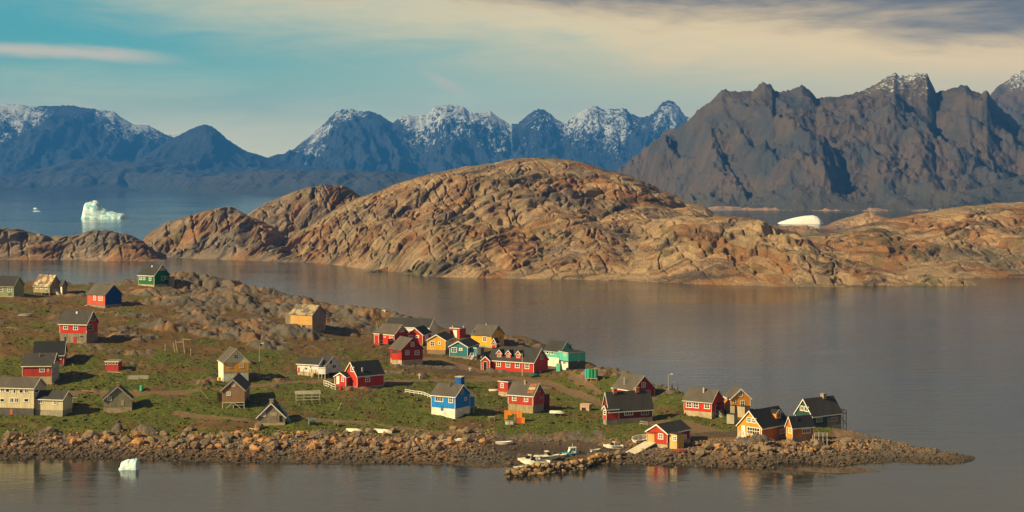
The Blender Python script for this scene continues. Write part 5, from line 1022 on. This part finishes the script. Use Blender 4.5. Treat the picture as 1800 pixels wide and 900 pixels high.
def boat(px, py, lpx, rz, label, kind='open', hullm=None, flip=False, tilt=0.0, lift=0.0, group='boats drawn up along the shore', stripe=None, B=None, p=None):
    p = p or gp(px, py); s = F/p.y; Ln = lpx/s/max(0.35, abs(math.cos(rz))); B = B or Ln*0.36; D = Ln*0.15
    r = empty('boat', (0, 0, 0)); tag(r, label, 'boat', group); hm = hullm or M_BOATW
    if flip: M = Matrix.Translation((p.x, p.y, p.z+D*1.02+lift)) @ Matrix.Rotation(rz, 4, 'Z') @ Matrix.Rotation(math.pi+tilt, 4, 'X')
    else: M = Matrix.Translation((p.x, p.y, p.z-0.06+lift)) @ Matrix.Rotation(rz, 4, 'Z') @ Matrix.Rotation(tilt, 4, 'X')
    r.matrix_world = M
    hull_shape(Ln, B, D).build('hull', hm, r, smooth_shade=False)
    g = MB(); n = 10
    for sd in (-1, 1):
        pr = None
        for i in range(n+1):
            t = i/n; k = min(1.0, 0.80+0.5*t) if t < 0.45 else 1-((t-0.45)/0.55)**2.3*0.97
            q = (-Ln/2+Ln*t, sd*B/2*k*1.015, D*(1+0.28*max(0, (t-0.4)/0.6)**2+0.05)+0.012)
            if pr: g.bar(pr, q, 0.10, 0.09)
            pr = q
    g.build('gunwale', stripe or hm, r)
    if kind == 'open' and not flip:
        for tx in (-0.22, 0.08): MB().box(Ln*tx-0.12, Ln*tx+0.12, -B*0.43, B*0.43, D*0.72, D*0.78).build('thwart', M_WOODP, r)
    if kind in ('motor', 'cabin'):
        MB().prism([(Ln*0.02, D*1.05), (Ln*0.40, D*1.22), (Ln*0.40, D*1.27), (Ln*0.02, D*1.42)], 'y', -B*0.30, B*0.30).build('foredeck', hm, r)
        ws = MB().prism([(Ln*0.0, D*1.3), (Ln*0.16, D*1.36), (Ln*0.04, D*2.15), (-Ln*0.02, D*2.15)], 'y', -B*0.34, B*0.34).build('windscreen', m_glass(), r)
        o = MB().box(-Ln*0.10, Ln*0.05, -B*0.36, B*0.36, D*2.155, D*2.25).build('windscreen_top', hm, r)
        MB().box(-Ln*0.56, -Ln*0.50, -0.2, 0.2, D*0.3, D*1.7).build('outboard_motor', M_DKP, r)
        for sd in (-1, 1): MB().bar((-Ln*0.08, sd*B*0.34, D), (-Ln*0.05, sd*B*0.34, D*2.15), 0.06).build('windscreen_post', hm, r)
        st = MB()
        for sd in (-1, 1): st.bar((-Ln*0.46, sd*B*0.475, D*0.72), (Ln*0.05, sd*B*0.515, D*0.76), 0.03, 0.14)
        st.build('hull_stripe', M_STRIPE, r)
    if kind == 'cabin':
        c = MB().prism([(-Ln*0.28, D*0.5), (Ln*0.10, D*0.5), (Ln*0.14, D*1.5), (Ln*0.06, D*3.0), (-Ln*0.28, D*3.05)], 'y', -B*0.33, B*0.33).build('cabin', M_BOATW, r)
        q = MB().box(-Ln*0.31, Ln*0.09, -B*0.37, B*0.37, D*3.06, D*3.2).build('cabin_roof', M_BOATW); q.parent = c
        for sd in (-1, 1):
            for x0 in (-0.22, -0.08):
                q = MB().box(Ln*x0, Ln*(x0+0.10), sd*B*0.332-0.015, sd*B*0.332+0.015, D*2.0, D*2.75).build('cabin_window', m_glass()); q.parent = c
        MB().bar((-Ln*0.1, 0, D*3.2), (-Ln*0.1, 0, D*4.6), 0.06).build('mast', M_BOATW, r)
    return r
boat(623,757.5,28,-0.25,'upturned white rowing boat on the grass, left of two', flip=True); boat(673,759.5,33,-0.35,'upturned white rowing boat on the grass, right of two', flip=True)
boat(805,775,22,-0.35,'small white open boat on the stony shore below blue house'); boat(886,781,30,0.06,'white open dinghy on the dark mud of the cove')
boat(979,731,25,-0.15,'upturned cream boat resting on trestles in the grass', flip=True, lift=0.75); boat(868,688,18,0.1,'white upturned boat beside the patchy orange-red house', flip=True, lift=0.2)
boat(1078,788,35,math.pi-0.1,'white motorboat with dark stripe hauled out near slipway', 'motor'); boat(1127,776,30,0.75,'white boat tilted against the red boathouse', tilt=0.5, lift=0.3)
boat(1003,801,31,math.pi+0.25,'blue and white cabin boat behind the breakwater', 'cabin', stripe=M_BOATB, hullm=M_BOATB); boat(941,818,52,math.pi-0.15,'large white motorboat moored behind the breakwater', 'motor', B=2.3)
boat(962,808,46,0.15,'white motorboat in the middle of the moored cluster', 'motor', B=2.0); boat(912,823,18,0.05,'tiny white skiff at the seaward end of the breakwater')
boat(1196,793,24,-0.05,'upturned faded red boat below the plywood porch', flip=True, hullm=M_REDB); boat(46,556,26,-0.12,'grey open boat lying on grass high up at left', hullm=M_BOATG)
boat(930,812.5,40,math.pi+0.1,'white motorboat lying farthest out behind the large motorboat', 'motor', B=1.9); boat(985,803,24,0.3,'small white open boat just left of the blue cabin boat')
boat(1047,793,17,0.5,'white dinghy among the stones at the root of the breakwater')
def thing_trestle(px, py, w):
    p = gp(px, py); r = root_at('trestle', p, 0.1, 'wooden trestle under the upturned cream boat', 'trestle')
    for dx in (-w/2, w/2):
        for dy in (-0.4, 0.4): MB().bar((dx, dy, -0.1), (dx, dy*0.4, 0.8), 0.08).build('leg', M_WOODP, r)
        MB().bar((dx, -0.45, 0.78), (dx, 0.45, 0.78), 0.09).build('crossbar', M_WOODP, r)
thing_trestle(979, 731, 1.8)

# breakwater: piled stones, each its own
pa, pb, pc = gp(890,836), gp(985,822), gp(1090,806)
bw = root_at('breakwater', (pb.x, pb.y, 0), 0, 'breakwater of piled orange and dark boulders sheltering the boats', 'breakwater'); bpy.context.view_layer.update()
line = [Vector(((px-CX)/F*H*F/(py-HY), H*F/(py-HY), 0)) for px, py in ((890,836),(930,832),(975,828),(1020,822),(1055,812),(1090,806))]
for i in range(235):
    t = R1.random()*4.999; k = int(t); f = t-k; q = line[k].lerp(line[k+1], f); lay = R1.choice((0, 0, 0, 1, 1, 2)) if t > 0.6 else R1.choice((0, 0, 1))
    off = R1.uniform(-2.6, 2.6)*(1-0.32*lay); sz = R1.uniform(0.42, 0.95)
    place_stone('stone', R1.choice(HP), (q.x+R1.uniform(-0.5, 0.5), q.y+off, -0.05+lay*0.68+R1.uniform(-0.15, 0.15)), sz, bw)
sp_ = MB()
spit = structure(bpy.data.objects.new('rock_spit', bpy.data.meshes.new('rock_spit')))
nx, ny = 90, 22; a_, b_ = Vector(((1385-CX)/F*H*F/(827-HY), H*F/(827-HY), 0)), Vector(((1545-CX)/F*H*F/(828-HY), H*F/(828-HY), 0))
tx, ty = np.meshgrid(np.linspace(0, 1, nx), np.linspace(-1, 1, ny)); gx = a_.x+(b_.x-a_.x)*tx; gyv = a_.y+(b_.y-a_.y)*tx+ty*2.6+0.7*np.sin(tx*9)
f1s, f2s, cs = worley(gx/0.9, gyv/0.9, 99)
gzv = (0.62*(1-ty**2)*np.clip(np.sin(np.pi*np.clip(tx, 0.02, 0.98))*1.4, 0, 1)-0.22+0.45*(np.sqrt(np.clip(1-f1s**2, 0, 1))-0.6)*(1-ty**2)+0.25*fbm(gx/2.5, gyv/2.5, 3, seed=98))
bpy.data.objects.remove(spit); spit = structure(grid_object('rock_spit', np.stack([gx, gyv, gzv], -1), ny, nx, MB_SHORE, smooth_shade=False))

# icebergs
def m_ice():
    m, nt, bs = new_mat('ice'); co = objco(nt); n1 = noise_tex(nt, mapping(nt, co, (1, 1, 1.6)), 0.12, 5, 0.6, 0.6); n2 = noise_tex(nt, co, 0.6, 5, 0.6)
    c = mixc(nt, smooth(nt, n1, 0.46, 0.62), (0.66, 0.82, 0.86), (0.17, 0.50, 0.62)); L(nt, c, bs.inputs['Base Color']); bs.inputs['Roughness'].default_value = 0.45; bs.inputs['Specular IOR Level'].default_value = 0.4
    bump(nt, bs, n2, 0.5, 0.6); return m
M_ICE = m_ice()
def iceberg(sil, base, depth, label, seed, rough=0.12, nx=44, ny=18, mat=None):
    Y = H*F/(base-HY); s = F/Y; x0, x1 = sil[0][0], sil[-1][0]; cxp = (x0+x1)/2
    t = np.linspace(x0, x1, nx); hgt = np.interp(t, [q[0] for q in sil], [base-q[1] for q in sil])/s; W = (x1-x0)/s; D = W*depth
    T, Vv = np.meshgrid((t-cxp)/s, np.linspace(-1, 1, ny)); Hh = np.repeat(hgt[None], ny, 0)
    sc = W/7; nz = fbm(T/sc, Vv*D/2/sc, 4, seed=seed)
    w1, w2, cid_ = worley(T/sc*1.1, Vv*D/2/sc*1.1, seed)
    prof = np.clip(1-np.abs(Vv)**2.6, 0, 1)**0.55
    Z = Hh*prof*(1+rough*(nz*1.4+(cid_-0.6)*1.0))-0.02*W
    wid = D/2*np.interp(t, [x0, x0+(x1-x0)*0.12, x1-(x1-x0)*0.12, x1], [0.5, 1, 1, 0.45])[None]
    o = grid_object('iceberg', np.stack([T+nz*0.04*W*rough, Vv*wid*(1+0.5*rough*nz), Z], -1), ny, nx, mat or M_ICE, smooth_shade=False)
    o.location = ((cxp-CX)/F*Y, Y+D*0.15, 0); tag(o, label, 'iceberg', 'icebergs on the water'); return o
iceberg([(142,384),(144,379),(147,364),(148,356),(155,353),(168,352),(173,356),(179,364),(190,370),(205,373),(217,375),(222,379),(224,384)], 384, 0.55, 'tall blue-white iceberg with sloping tail on the left sea', 5, 0.10)
iceberg([(1366,393),(1372,389),(1385,384.5),(1400,380.5),(1415,378),(1430,377),(1437,379),(1443,384),(1448,391),(1449,393)], 393, 0.5, 'smooth white wedge-shaped iceberg in the right channel', 8, 0.03, mat=m_flat((0.80,0.80,0.76),0.5,0.08,0.05))
iceberg([(208,825),(210,821),(213,817),(211,812.5),(222,808),(232,807),(241,806),(242,814),(243,820),(245,825)], 825, 0.7, 'small blue-white ice floe close to the near shore', 11, 0.09)
iceberg([(58,367),(60,365),(63,364.8),(66,367)], 367, 0.6, 'tiny white ice fragment on the far left sea, farther one', 14, 0.2, 10, 6); iceberg([(54,371.5),(60,370.3),(68,370.2),(72,371.5)], 371.5, 0.5, 'tiny flat ice fragment on the far left sea, nearer one', 15, 0.2, 10, 6)

# poles, lamps, crosses, fences, racks
def lamp_post(px, py, ytop, label):
    p = gp(px, py); h = (py-ytop)*p.y/F; r = root_at('lamp_post', p, 0, label, 'lamp post', 'lamp posts')
    MB().tube((0,0,-0.3), (0,0,h), 0.11, 0.07).build('pole', M_GREYP, r); a = MB().bar((0,0,h-0.05), (0.7,-0.3,h+0.1), 0.07).build('arm', M_GREYP, r)
    q = MB().prism([(0.55,h+0.02),(1.15,h+0.10),(1.15,h+0.2),(0.55,h+0.24)], 'y', -0.5, -0.16).build('lamp_head', M_TRIM, r); return r
lamp_post(456, 661, 604, 'tall thin lamp post before the dark rocks beside the banded house'); lamp_post(1175, 686, 658, 'lamp post standing at the water near two walking people'); lamp_post(1106, 695, 672, 'pale pole against the roof of the red gabled house')
def pole(px, py, ytop, label, r0=0.06, mat=None, lean=0.0, name='flagpole', cat='flagpole'):
    p = gp(px, py); h = (py-ytop)*p.y/F; r = root_at(name, p, 0, label, cat); MB().tube((0,0,-0.3), (lean*h,0,h), r0, r0*0.7).build('pole', mat or M_TRIM, r); MB().tube((lean*h,0,h), (lean*h,0,h+0.12), r0*1.5, r0*0.8).build('finial', mat or M_TRIM, r)
pole(918, 661, 622, 'white flagpole standing before the long red hall')
def cross(px, py, h, label):
    p = gp(px, py); r = root_at('grave_cross', p, 0.1, label, 'cross', 'white crosses'); MB().box(-0.11,0.11,-0.06,0.06,-0.3,h).build('post', M_TRIM, r); MB().box(-0.42,0.42,-0.07,0.07,h*0.62,h*0.62+0.2).build('crossbar', M_TRIM, r)
cross(737, 666, 1.5, 'white wooden cross beside the path below the dark red house'); cross(826, 652, 1.0, 'smaller pale cross on bare ground left of hall porch')
def fence(pxs, h, label, mat, n=8, nr=2, w=0.09, name='fence'):
    P = [gp(*q) for q in pxs]; r = root_at(name, P[0], 0, label, 'fence'); o = P[0]; tot = [(b_-a_).length for a_, b_ in zip(P[:-1], P[1:])]; L_ = sum(tot); pts_ = []
    for i in range(n+1):
        d = L_*i/n; k = 0
        while k < len(tot)-1 and d > tot[k]: d -= tot[k]; k += 1
        q = P[k].lerp(P[k+1], min(1, d/tot[k])); q.z = gz(q.x, q.y); pts_.append(q-o)
    for q in pts_: MB().bar(q-Vector((0,0,0.3)), q+Vector((0,0,h)), w*1.2).build('post', mat, r)
    for a_, b_ in zip(pts_[:-1], pts_[1:]):
        for j in range(nr): z = Vector((0,0,h*(0.92-0.45*j))); MB().bar(a_+z, b_+z, w*0.6, w*1.5).build('rail', mat, r)
fence([(712,691),(735,694),(757,701)], 1.0, 'low white rail fence climbing to the bright blue house', M_TRIM, 7)
fence([(569,677),(580,681),(590,685)], 1.3, 'white railing beside the porch of the steep-roofed red house', M_TRIM, 4, 3, name='railing')
fence([(1125,748),(1136,749),(1148,748)], 1.1, 'grey railing below the right end of the maroon house', M_GREYP, 4, 2, name='railing')
fence([(190,656),(203,657),(214,659)], 0.5, 'low plank rail on the grass before the small red shed', M_WOODP, 3, 1, name='plank_rail')
def rack(px, py, lab):
    p = gp(px, py); s = F/p.y; r = root_at('drying_rack', p, 0.15, lab, 'drying rack'); Wd = 42/s; dp = 5.5
    for i in range(4):
        for j in range(3):
            x = -Wd/2+Wd*i/3; y = dp*(j/2-0.5); b_ = gz(p.x+x, p.y+y)-p.z; MB().bar((x,y,b_-0.3), (x*0.96,y,2.2), 0.12).build('post', M_GREYP, r)
    for j in range(8):
        y = dp*(j/7-0.5); MB().bar((-Wd/2-0.2,y,2.25), (Wd/2+0.2,y,2.25+0.1*(j % 2)), 0.11).build('rail', m_flat((0.5,0.45,0.35),0.8,0.3), r)
    for z in (0.8, 1.5): MB().bar((-Wd/2,-dp/2-0.08,z), (Wd/2,-dp/2-0.08,z+0.1), 0.11).build('rail', m_flat((0.5,0.45,0.35),0.8,0.3), r); 
    for i in range(4): x = -Wd/2+Wd*i/3; MB().bar((x,-dp/2-0.1,2.12), (x,dp/2+0.1,2.12), 0.1).build('crossbeam', M_GREYP, r)
rack(541, 706, 'grey timber fish drying rack on green slope')
p = gp(310, 620); r = root_at('broken_frame', p, 0, 'broken frame of leaning poles on the brown hillside', 'pole frame'); s = F/p.y
for x0, x1, h0, h1 in ((-20,-20,0,16),(-2,-6,-4,17),(2,-2,0,22),(15,11,2,24),(25,25,2,8)): 
    X0 = x0/s; MB().bar((X0, 0, gz(p.x+X0, p.y)-p.z-0.3), (x1/s, 0.3, h1/s), 0.13).build('pole', M_WOODP, r)
MB().bar((9/s,0.3,24/s), (25/s,0.3,23/s), 0.12).build('crossbar', M_WOODP, r); MB().bar((-2/s,0.3,18/s), (12/s,0.3,19/s), 0.12).build('crossbar', M_WOODP, r)
def plank(px, py, dx, dz, label, mat=M_WOODP, w=0.16, t=0.07):
    p = gp(px, py); s = F/p.y; o = MB().bar((0,0,0.02), (dx/s, 0.4, max(0.1, dz/s)), w, t).build('plank', mat); o.location = p; tag(o, label, 'plank', 'loose planks'); return o
plank(594, 721, 6, 13, 'pale plank leaning upright on the green slope left of blue house'); plank(366, 701, -14, 15, 'grey plank leaning beside the stone wall left of trestle barn'); plank(770, 775, 22, 3, 'white plank lying on the stony shore beside small open boat', M_TRIM, 0.3); plank(340, 670, 10, 2, 'plank on grass left of the yellow drum'); plank(462, 664, 16, 1, 'pale plank lying right of the banded house', M_TRIM, 0.3); plank(214, 651, 14, 1, 'grey plank on the grass right of the small red shed'); plank(1006, 716, 10, 1, 'grey plank lying in grass between cream boat and kennel'); plank(450, 755, -12, 2, 'white plank near the foot of the chimneyed grey barn', M_TRIM, 0.25); plank(230, 640, 18, 3, 'driftwood plank up the slope behind the small red shed'); plank(30, 577, -20, 1, 'pale plank on the grass at far left', M_WOODP, 0.25)
def drum(px, py, r0, h, mat, label, lying=False):
    p = gp(px, py); r = root_at('drum', p, 0.3, label, 'drum', 'drums and barrels'); b_ = MB(); a, c = ((-h/2,0,r0),(h/2,0,r0)) if lying else ((0,0,-0.1),(0,0,h)); b_.tube(a, c, r0, n=14); b_.build('body', mat, r)
    for t in (0.02, 0.5, 0.98): q0 = Vector(a).lerp(Vector(c), t); d = (Vector(c)-Vector(a)).normalized()*0.04; MB().tube(q0-d, q0+d, r0*1.05, n=14).build('hoop', mat, r)
drum(249, 686, 0.42, 1.2, m_flat((0.05,0.42,0.22),0.5), 'bright green drum standing beside the track'); drum(385, 669, 0.45, 0.8, m_flat((0.65,0.42,0.03),0.5), 'yellow drum at left corner of the banded house'); drum(599, 685, 0.45, 0.8, m_flat((0.5,0.02,0.015),0.5), 'red drum below the little red porch'); drum(549, 746, 0.75, 1.6, m_flat((0.13,0.16,0.15),0.6), 'dark grey tank lying on grass near the lower path', True)
def table(px, py, w, d, h, mat, label, name='bench', cat='bench'):
    p = gp(px, py); r = root_at(name, p, 0.15, label, cat)
    MB().box(-w/2,w/2,-d/2,d/2,h-0.08,h).build('top', mat, r)
    for sx in (-1,1):
        for sy in (-1,1): MB().box(sx*(w/2-0.12)-0.06,sx*(w/2-0.12)+0.06,sy*(d/2-0.1)-0.06,sy*(d/2-0.1)+0.06,-0.3,h-0.083).build('leg', mat, r)
    return p
table(864, 739, 1.5, 1.0, 0.9, M_GREYP, 'grey work table on the grass right of blue house'); table(233, 684, 2.4, 0.8, 0.8, M_GREEN, 'long dark green bench beside the track'); table(150, 692, 1.8, 1.2, 0.8, m_flat((0.35,0.17,0.09)), 'brown trestle table on the track near cream building'); table(591, 748, 0.9, 0.7, 1.0, M_GREYP, 'small grey stand beside the lower path'); table(131, 707, 1.0, 0.8, 1.1, M_GREYP, 'pale stand at right end of the cream building wing')
# timber pen
p = gp(243, 667); r = root_at('timber_pen', p, 0.05, 'low timber pen on the slope right of the small red shed', 'pen'); s = F/p.y; w = 34/s
for x in (-w/2, 0, w/2):
    for y in (-0.8, 0.8): b_ = gz(p.x+x, p.y+y)-p.z; MB().bar((x,y,b_-0.3), (x,y,1.0), 0.13).build('post', M_GREYP, r)
for y in (-0.8, 0.8):
    for z in (0.25, 0.55, 0.85): MB().bar((-w/2,y,z), (w/2,y,z), 0.06, 0.2).build('board', M_GREYP, r)
# orange panels by the patchy house
p = gp(905, 742); r = root_at('orange_screen', p, -0.2, 'bright orange plank screen below the patchy orange-red house', 'screen'); MO = m_paint((0.62,0.20,0.012),0.3); s = F/p.y
for i, (x0, x1, z0, z1) in enumerate(((-19,-13,0.6,2.7),(-13,-5,1.6,2.75),(-5,3,1.9,2.65),(3,13,0.9,2.75))): MB().box(x0/s,x1/s-0.02,-0.06+0.01*i,0.06+0.01*i,z0,z1).build('panel', MO, r)
MB().box(5/s,13/s,-0.9,-0.78,-0.1,1.2).build('panel', m_paint((0.5,0.06,0.02),0.3), r); MB().box(13/s,19/s,-0.9,-0.78,-0.3,1.25).build('panel', MO, r)
for x in (-18, 0, 12): MB().bar((x/s,0.15,-0.5), (x/s,0.15,2.5), 0.12).build('post', M_WOODP, r)
for x, lab in ((892, 'white box standing at left before the orange screen'), (899, 'white box standing at right before the orange screen')):
    p = gp(x, 746); o = MB().box(-0.38,0.38,-0.35,0.35,-0.1,0.75).build('body', M_TRIM); rr = root_at('white_box', p, 0.2, lab, 'box', 'white boxes'); o.parent = rr; MB().box(-0.42,0.42,-0.39,0.39,0.753,0.83).build('lid', M_TRIMG, rr)
# green tank house
p = gp(1041, 668); r = root_at('tank_stand', p, -0.35, 'green corrugated tanks on legs with a cyan side, near the channel', 'tank'); s = F/p.y
for i, m_ in enumerate((m_paint((0.03,0.36,0.14),0.2), m_paint((0.02,0.22,0.11),0.3), m_paint((0.03,0.20,0.13),0.3))): MB().tube((-0.9+i*0.95,0,0.5), (-0.9+i*0.95,0,2.9), 0.5, n=16).build('tank', m_, r)
MB().box(-1.9,-1.42,-0.5,0.5,0.6,2.8).build('side_panel', m_flat((0.03,0.42,0.58),0.5), r); MB().box(-1.9,1.6,-0.6,0.6,0.36,0.497).build('platform', M_GREYP, r)
for x in (-1.7, -0.2, 1.4):
    for y in (-0.5, 0.5): MB().bar((x,y,-0.5), (x,y,0.358), 0.12).build('leg', M_GREYP, r)
p = gp(982, 652); r = root_at('water_tank', p, -0.4, 'turquoise upright tank at the corner of the turquoise house', 'tank'); MB().box(-0.55,0.55,-0.5,0.5,-0.2,1.9).build('body', P_TURQ, r); MB().box(-0.6,0.6,-0.55,0.55,1.903,2.0).build('lid', M_TRIMG, r)
for x, y, lab in ((939, 662, 'dark green net heap at the corner of the long red hall'),):
    p = gp(x, y); o = MB(); 
    me = hull_mesh('net_heap', 77, m_flat((0.015,0.09,0.06),0.95,0.6,4.0), 26); o = bpy.data.objects.new('net_heap', me); COL.objects.link(o); o.location = (p.x, p.y, p.z+0.3); o.scale = (1.6,0.9,0.85); tag(o, lab, 'net heap')
# deck right of the orange wing
p = gp(1443, 779); r = root_at('wooden_deck', p, 0.0, 'timber deck on pale posts right of the orange wing', 'deck'); s = F/p.y
for i in range(4):
    for y in (0, 2.2): x = -11/s+i*7.3/s; MB().bar((x,y,-0.6), (x,y,2.3 if y == 0 else 1.5), 0.13).build('post', m_flat((0.5,0.45,0.36)), r)
MB().box(-12/s,12.5/s,-0.1,2.4,1.3,1.42).build('platform', M_DKP, r); MB().bar((-12/s,0,2.25), (12.5/s,0,2.25), 0.1).build('rail', M_GREYP, r)
# cairn with a post, little white hut, heap of poles on the ridge
p = gp(1190, 689); r = root_at('stone_cairn', p, 0, 'pale conical cairn with a dark post by the water', 'cairn')
for i in range(14):
    a = i*2.4; k = i/14; o = bpy.data.objects.new('stone', HP[i % 10]); COL.objects.link(o); o.parent = r; o.location = (math.cos(a)*0.55*(1-k), math.sin(a)*0.55*(1-k), 0.05+1.1*k); o.scale = (0.32, 0.30, 0.24); o.rotation_euler = (0.2*i, 0.1, i)
MB().bar((0.1,0,0.3), (0.12,0,1.9), 0.14).build('post', M_DKP, r)
b = Block(('white_hut','tiny white hut on the ridge line above the rocks','hut'), (677,549), 6, 3.5, 'F', 546.3, 544.5, wall=P_WHITE, roof=m_roof((0.5,0.46,0.38)), found=None, trim=None, over=0.08, k=0.8, slab=0.06, P=gp(677,549)); b.door('F', 674, 547.6, 1.5, 2.6, D_DARK, None)
p = gp(663, 588); r = root_at('pole_stack', p, 0, 'leaning stack of grey poles beside the wide-roofed red house', 'pole stack')
for i in range(9): a = i*0.75; MB().bar((math.cos(a)*1.4, math.sin(a)*0.9, -0.3), (math.cos(a)*-0.3+R1.uniform(-0.4,0.6), 0, R1.uniform(2.2,4.6)), 0.11).build('pole', M_GREYP if i % 2 else m_flat((0.14,0.18,0.11),0.8,0.3), r)
p = gp(1216, 737); 
# people on the shore track
def person(px, py, hpx, pose, facing, top, legs, label):
    p = gp(px, py); hh = max(1.65, min(1.8, hpx*p.y/F)); k = hh/1.75
    J = {'pel':(0,0,0.95),'wst':(0.0,0,1.12),'chs':(0.02,0,1.38),'nek':(0.03,0,1.50),'hd0':(0.05,0,1.60),'hd1':(0.06,0,1.72),'shl':(0.02,0.19,1.43),'shr':(0.02,-0.19,1.43),'ell':(-0.08,0.25,1.15),'elr':(0.12,-0.25,1.15),'hal':(0.02,0.24,0.90),'har':(0.28,-0.22,0.98),'hil':(0,0.10,0.92),'hir':(0,-0.10,0.92),'knl':(0.14,0.11,0.50),'knr':(-0.05,-0.11,0.50),'anl':(0.16,0.11,0.08),'anr':(-0.28,-0.11,0.12),'tol':(0.34,0.12,0.04),'tor':(-0.14,-0.12,0.04)}
    if pose == 'bend':
        J.update({'wst':(0.10,0,1.08),'chs':(0.36,0,1.20),'nek':(0.46,0,1.24),'hd0':(0.55,0,1.26),'hd1':(0.66,0,1.30),'shl':(0.36,0.19,1.22),'shr':(0.36,-0.19,1.22),'ell':(0.46,0.23,0.95),'elr':(0.48,-0.23,0.95),'hal':(0.62,0.18,0.72),'har':(0.64,-0.18,0.72)})
    R_ = {'pel':.15,'wst':.14,'chs':.17,'nek':.065,'hd0':.09,'hd1':.085,'shl':.08,'shr':.08,'ell':.055,'elr':.055,'hal':.045,'har':.045,'hil':.11,'hir':.11,'knl':.075,'knr':.075,'anl':.05,'anr':.05,'tol':.04,'tor':.04}
    E = [('pel','wst'),('wst','chs'),('chs','nek'),('nek','hd0'),('hd0','hd1'),('chs','shl'),('chs','shr'),('shl','ell'),('ell','hal'),('shr','elr'),('elr','har'),('pel','hil'),('pel','hir'),('hil','knl'),('knl','anl'),('anl','tol'),('hir','knr'),('knr','anr'),('anr','tor')]
    ks = list(J); me = bpy.data.meshes.new('body'); me.from_pydata([tuple(c*k for c in J[q]) for q in ks], [(ks.index(a), ks.index(c)) for a, c in E], [])
    r = root_at('person', p, facing, label, 'person'); o = bpy.data.objects.new('body', me); COL.objects.link(o); o.parent = r; me.materials.append(m_flat(legs, 0.9))
    o.modifiers.new('skin', 'SKIN'); o.modifiers.new('sub', 'SUBSURF').levels = 1
    for i, q in enumerate(ks): me.skin_vertices[0].data[i].radius = (R_[q]*k, R_[q]*k); me.skin_vertices[0].data[i].use_root = (q == 'pel')
    h0, h1 = Vector(J['hd0'])*k, Vector(J['hd1'])*k; fdir = (Vector((1,0,0)) if pose != 'bend' else Vector((0.7,0,-0.7)))
    MB().tube(h0.lerp(h1,0.2), h0.lerp(h1,1.35), 0.10*k, 0.055*k, 10).build('hair', m_flat((0.02,0.015,0.01),0.8), r)
    n0, w0 = Vector(J['chs'])*k, Vector(J['pel'])*k; MB().tube(w0, n0.lerp(Vector(J['nek'])*k, 0.5), 0.20*k, 0.17*k, 12).build('jacket', m_flat(top, 0.9), r)
    MB().tube(h0.lerp(h1,0.5)+fdir*0.06*k, h0.lerp(h1,0.5)+fdir*0.115*k, 0.07*k, 0.05*k, 10).build('face', m_flat((0.35,0.2,0.13),0.7), r)
person(1181.5, 686.5, 10, 'walk', math.pi*0.95, (0.02,0.022,0.03), (0.02,0.02,0.025), 'person in dark clothes walking along the shore right of the lamp post')
person(1162, 684, 8, 'bend', 0.1, (0.05,0.06,0.07), (0.06,0.06,0.06), 'person in grey bending forward left of the lamp post')

# ------------------------------------------------------------------ air
def build_haze():
    m = bpy.data.materials.new('air'); m.use_nodes = True; nt = m.node_tree; nt.nodes.clear()
    out = nt.nodes.new('ShaderNodeOutputMaterial'); pv = nt.nodes.new('ShaderNodeVolumePrincipled')
    pv.inputs['Color'].default_value = (0.05, 0.30, 1.0, 1); pv.inputs['Density'].default_value = HAZE; pv.inputs['Anisotropy'].default_value = 0.0
    nt.links.new(pv.outputs[0], out.inputs['Volume'])
    o = MB().box(-9000, 9000, -2600, 12800, -14, 640).build('haze', m); o['kind'] = 'stuff'
    o['label'] = 'thin blue sea air between the camera and the mountains'
HAZE = 7.2e-5
build_haze()
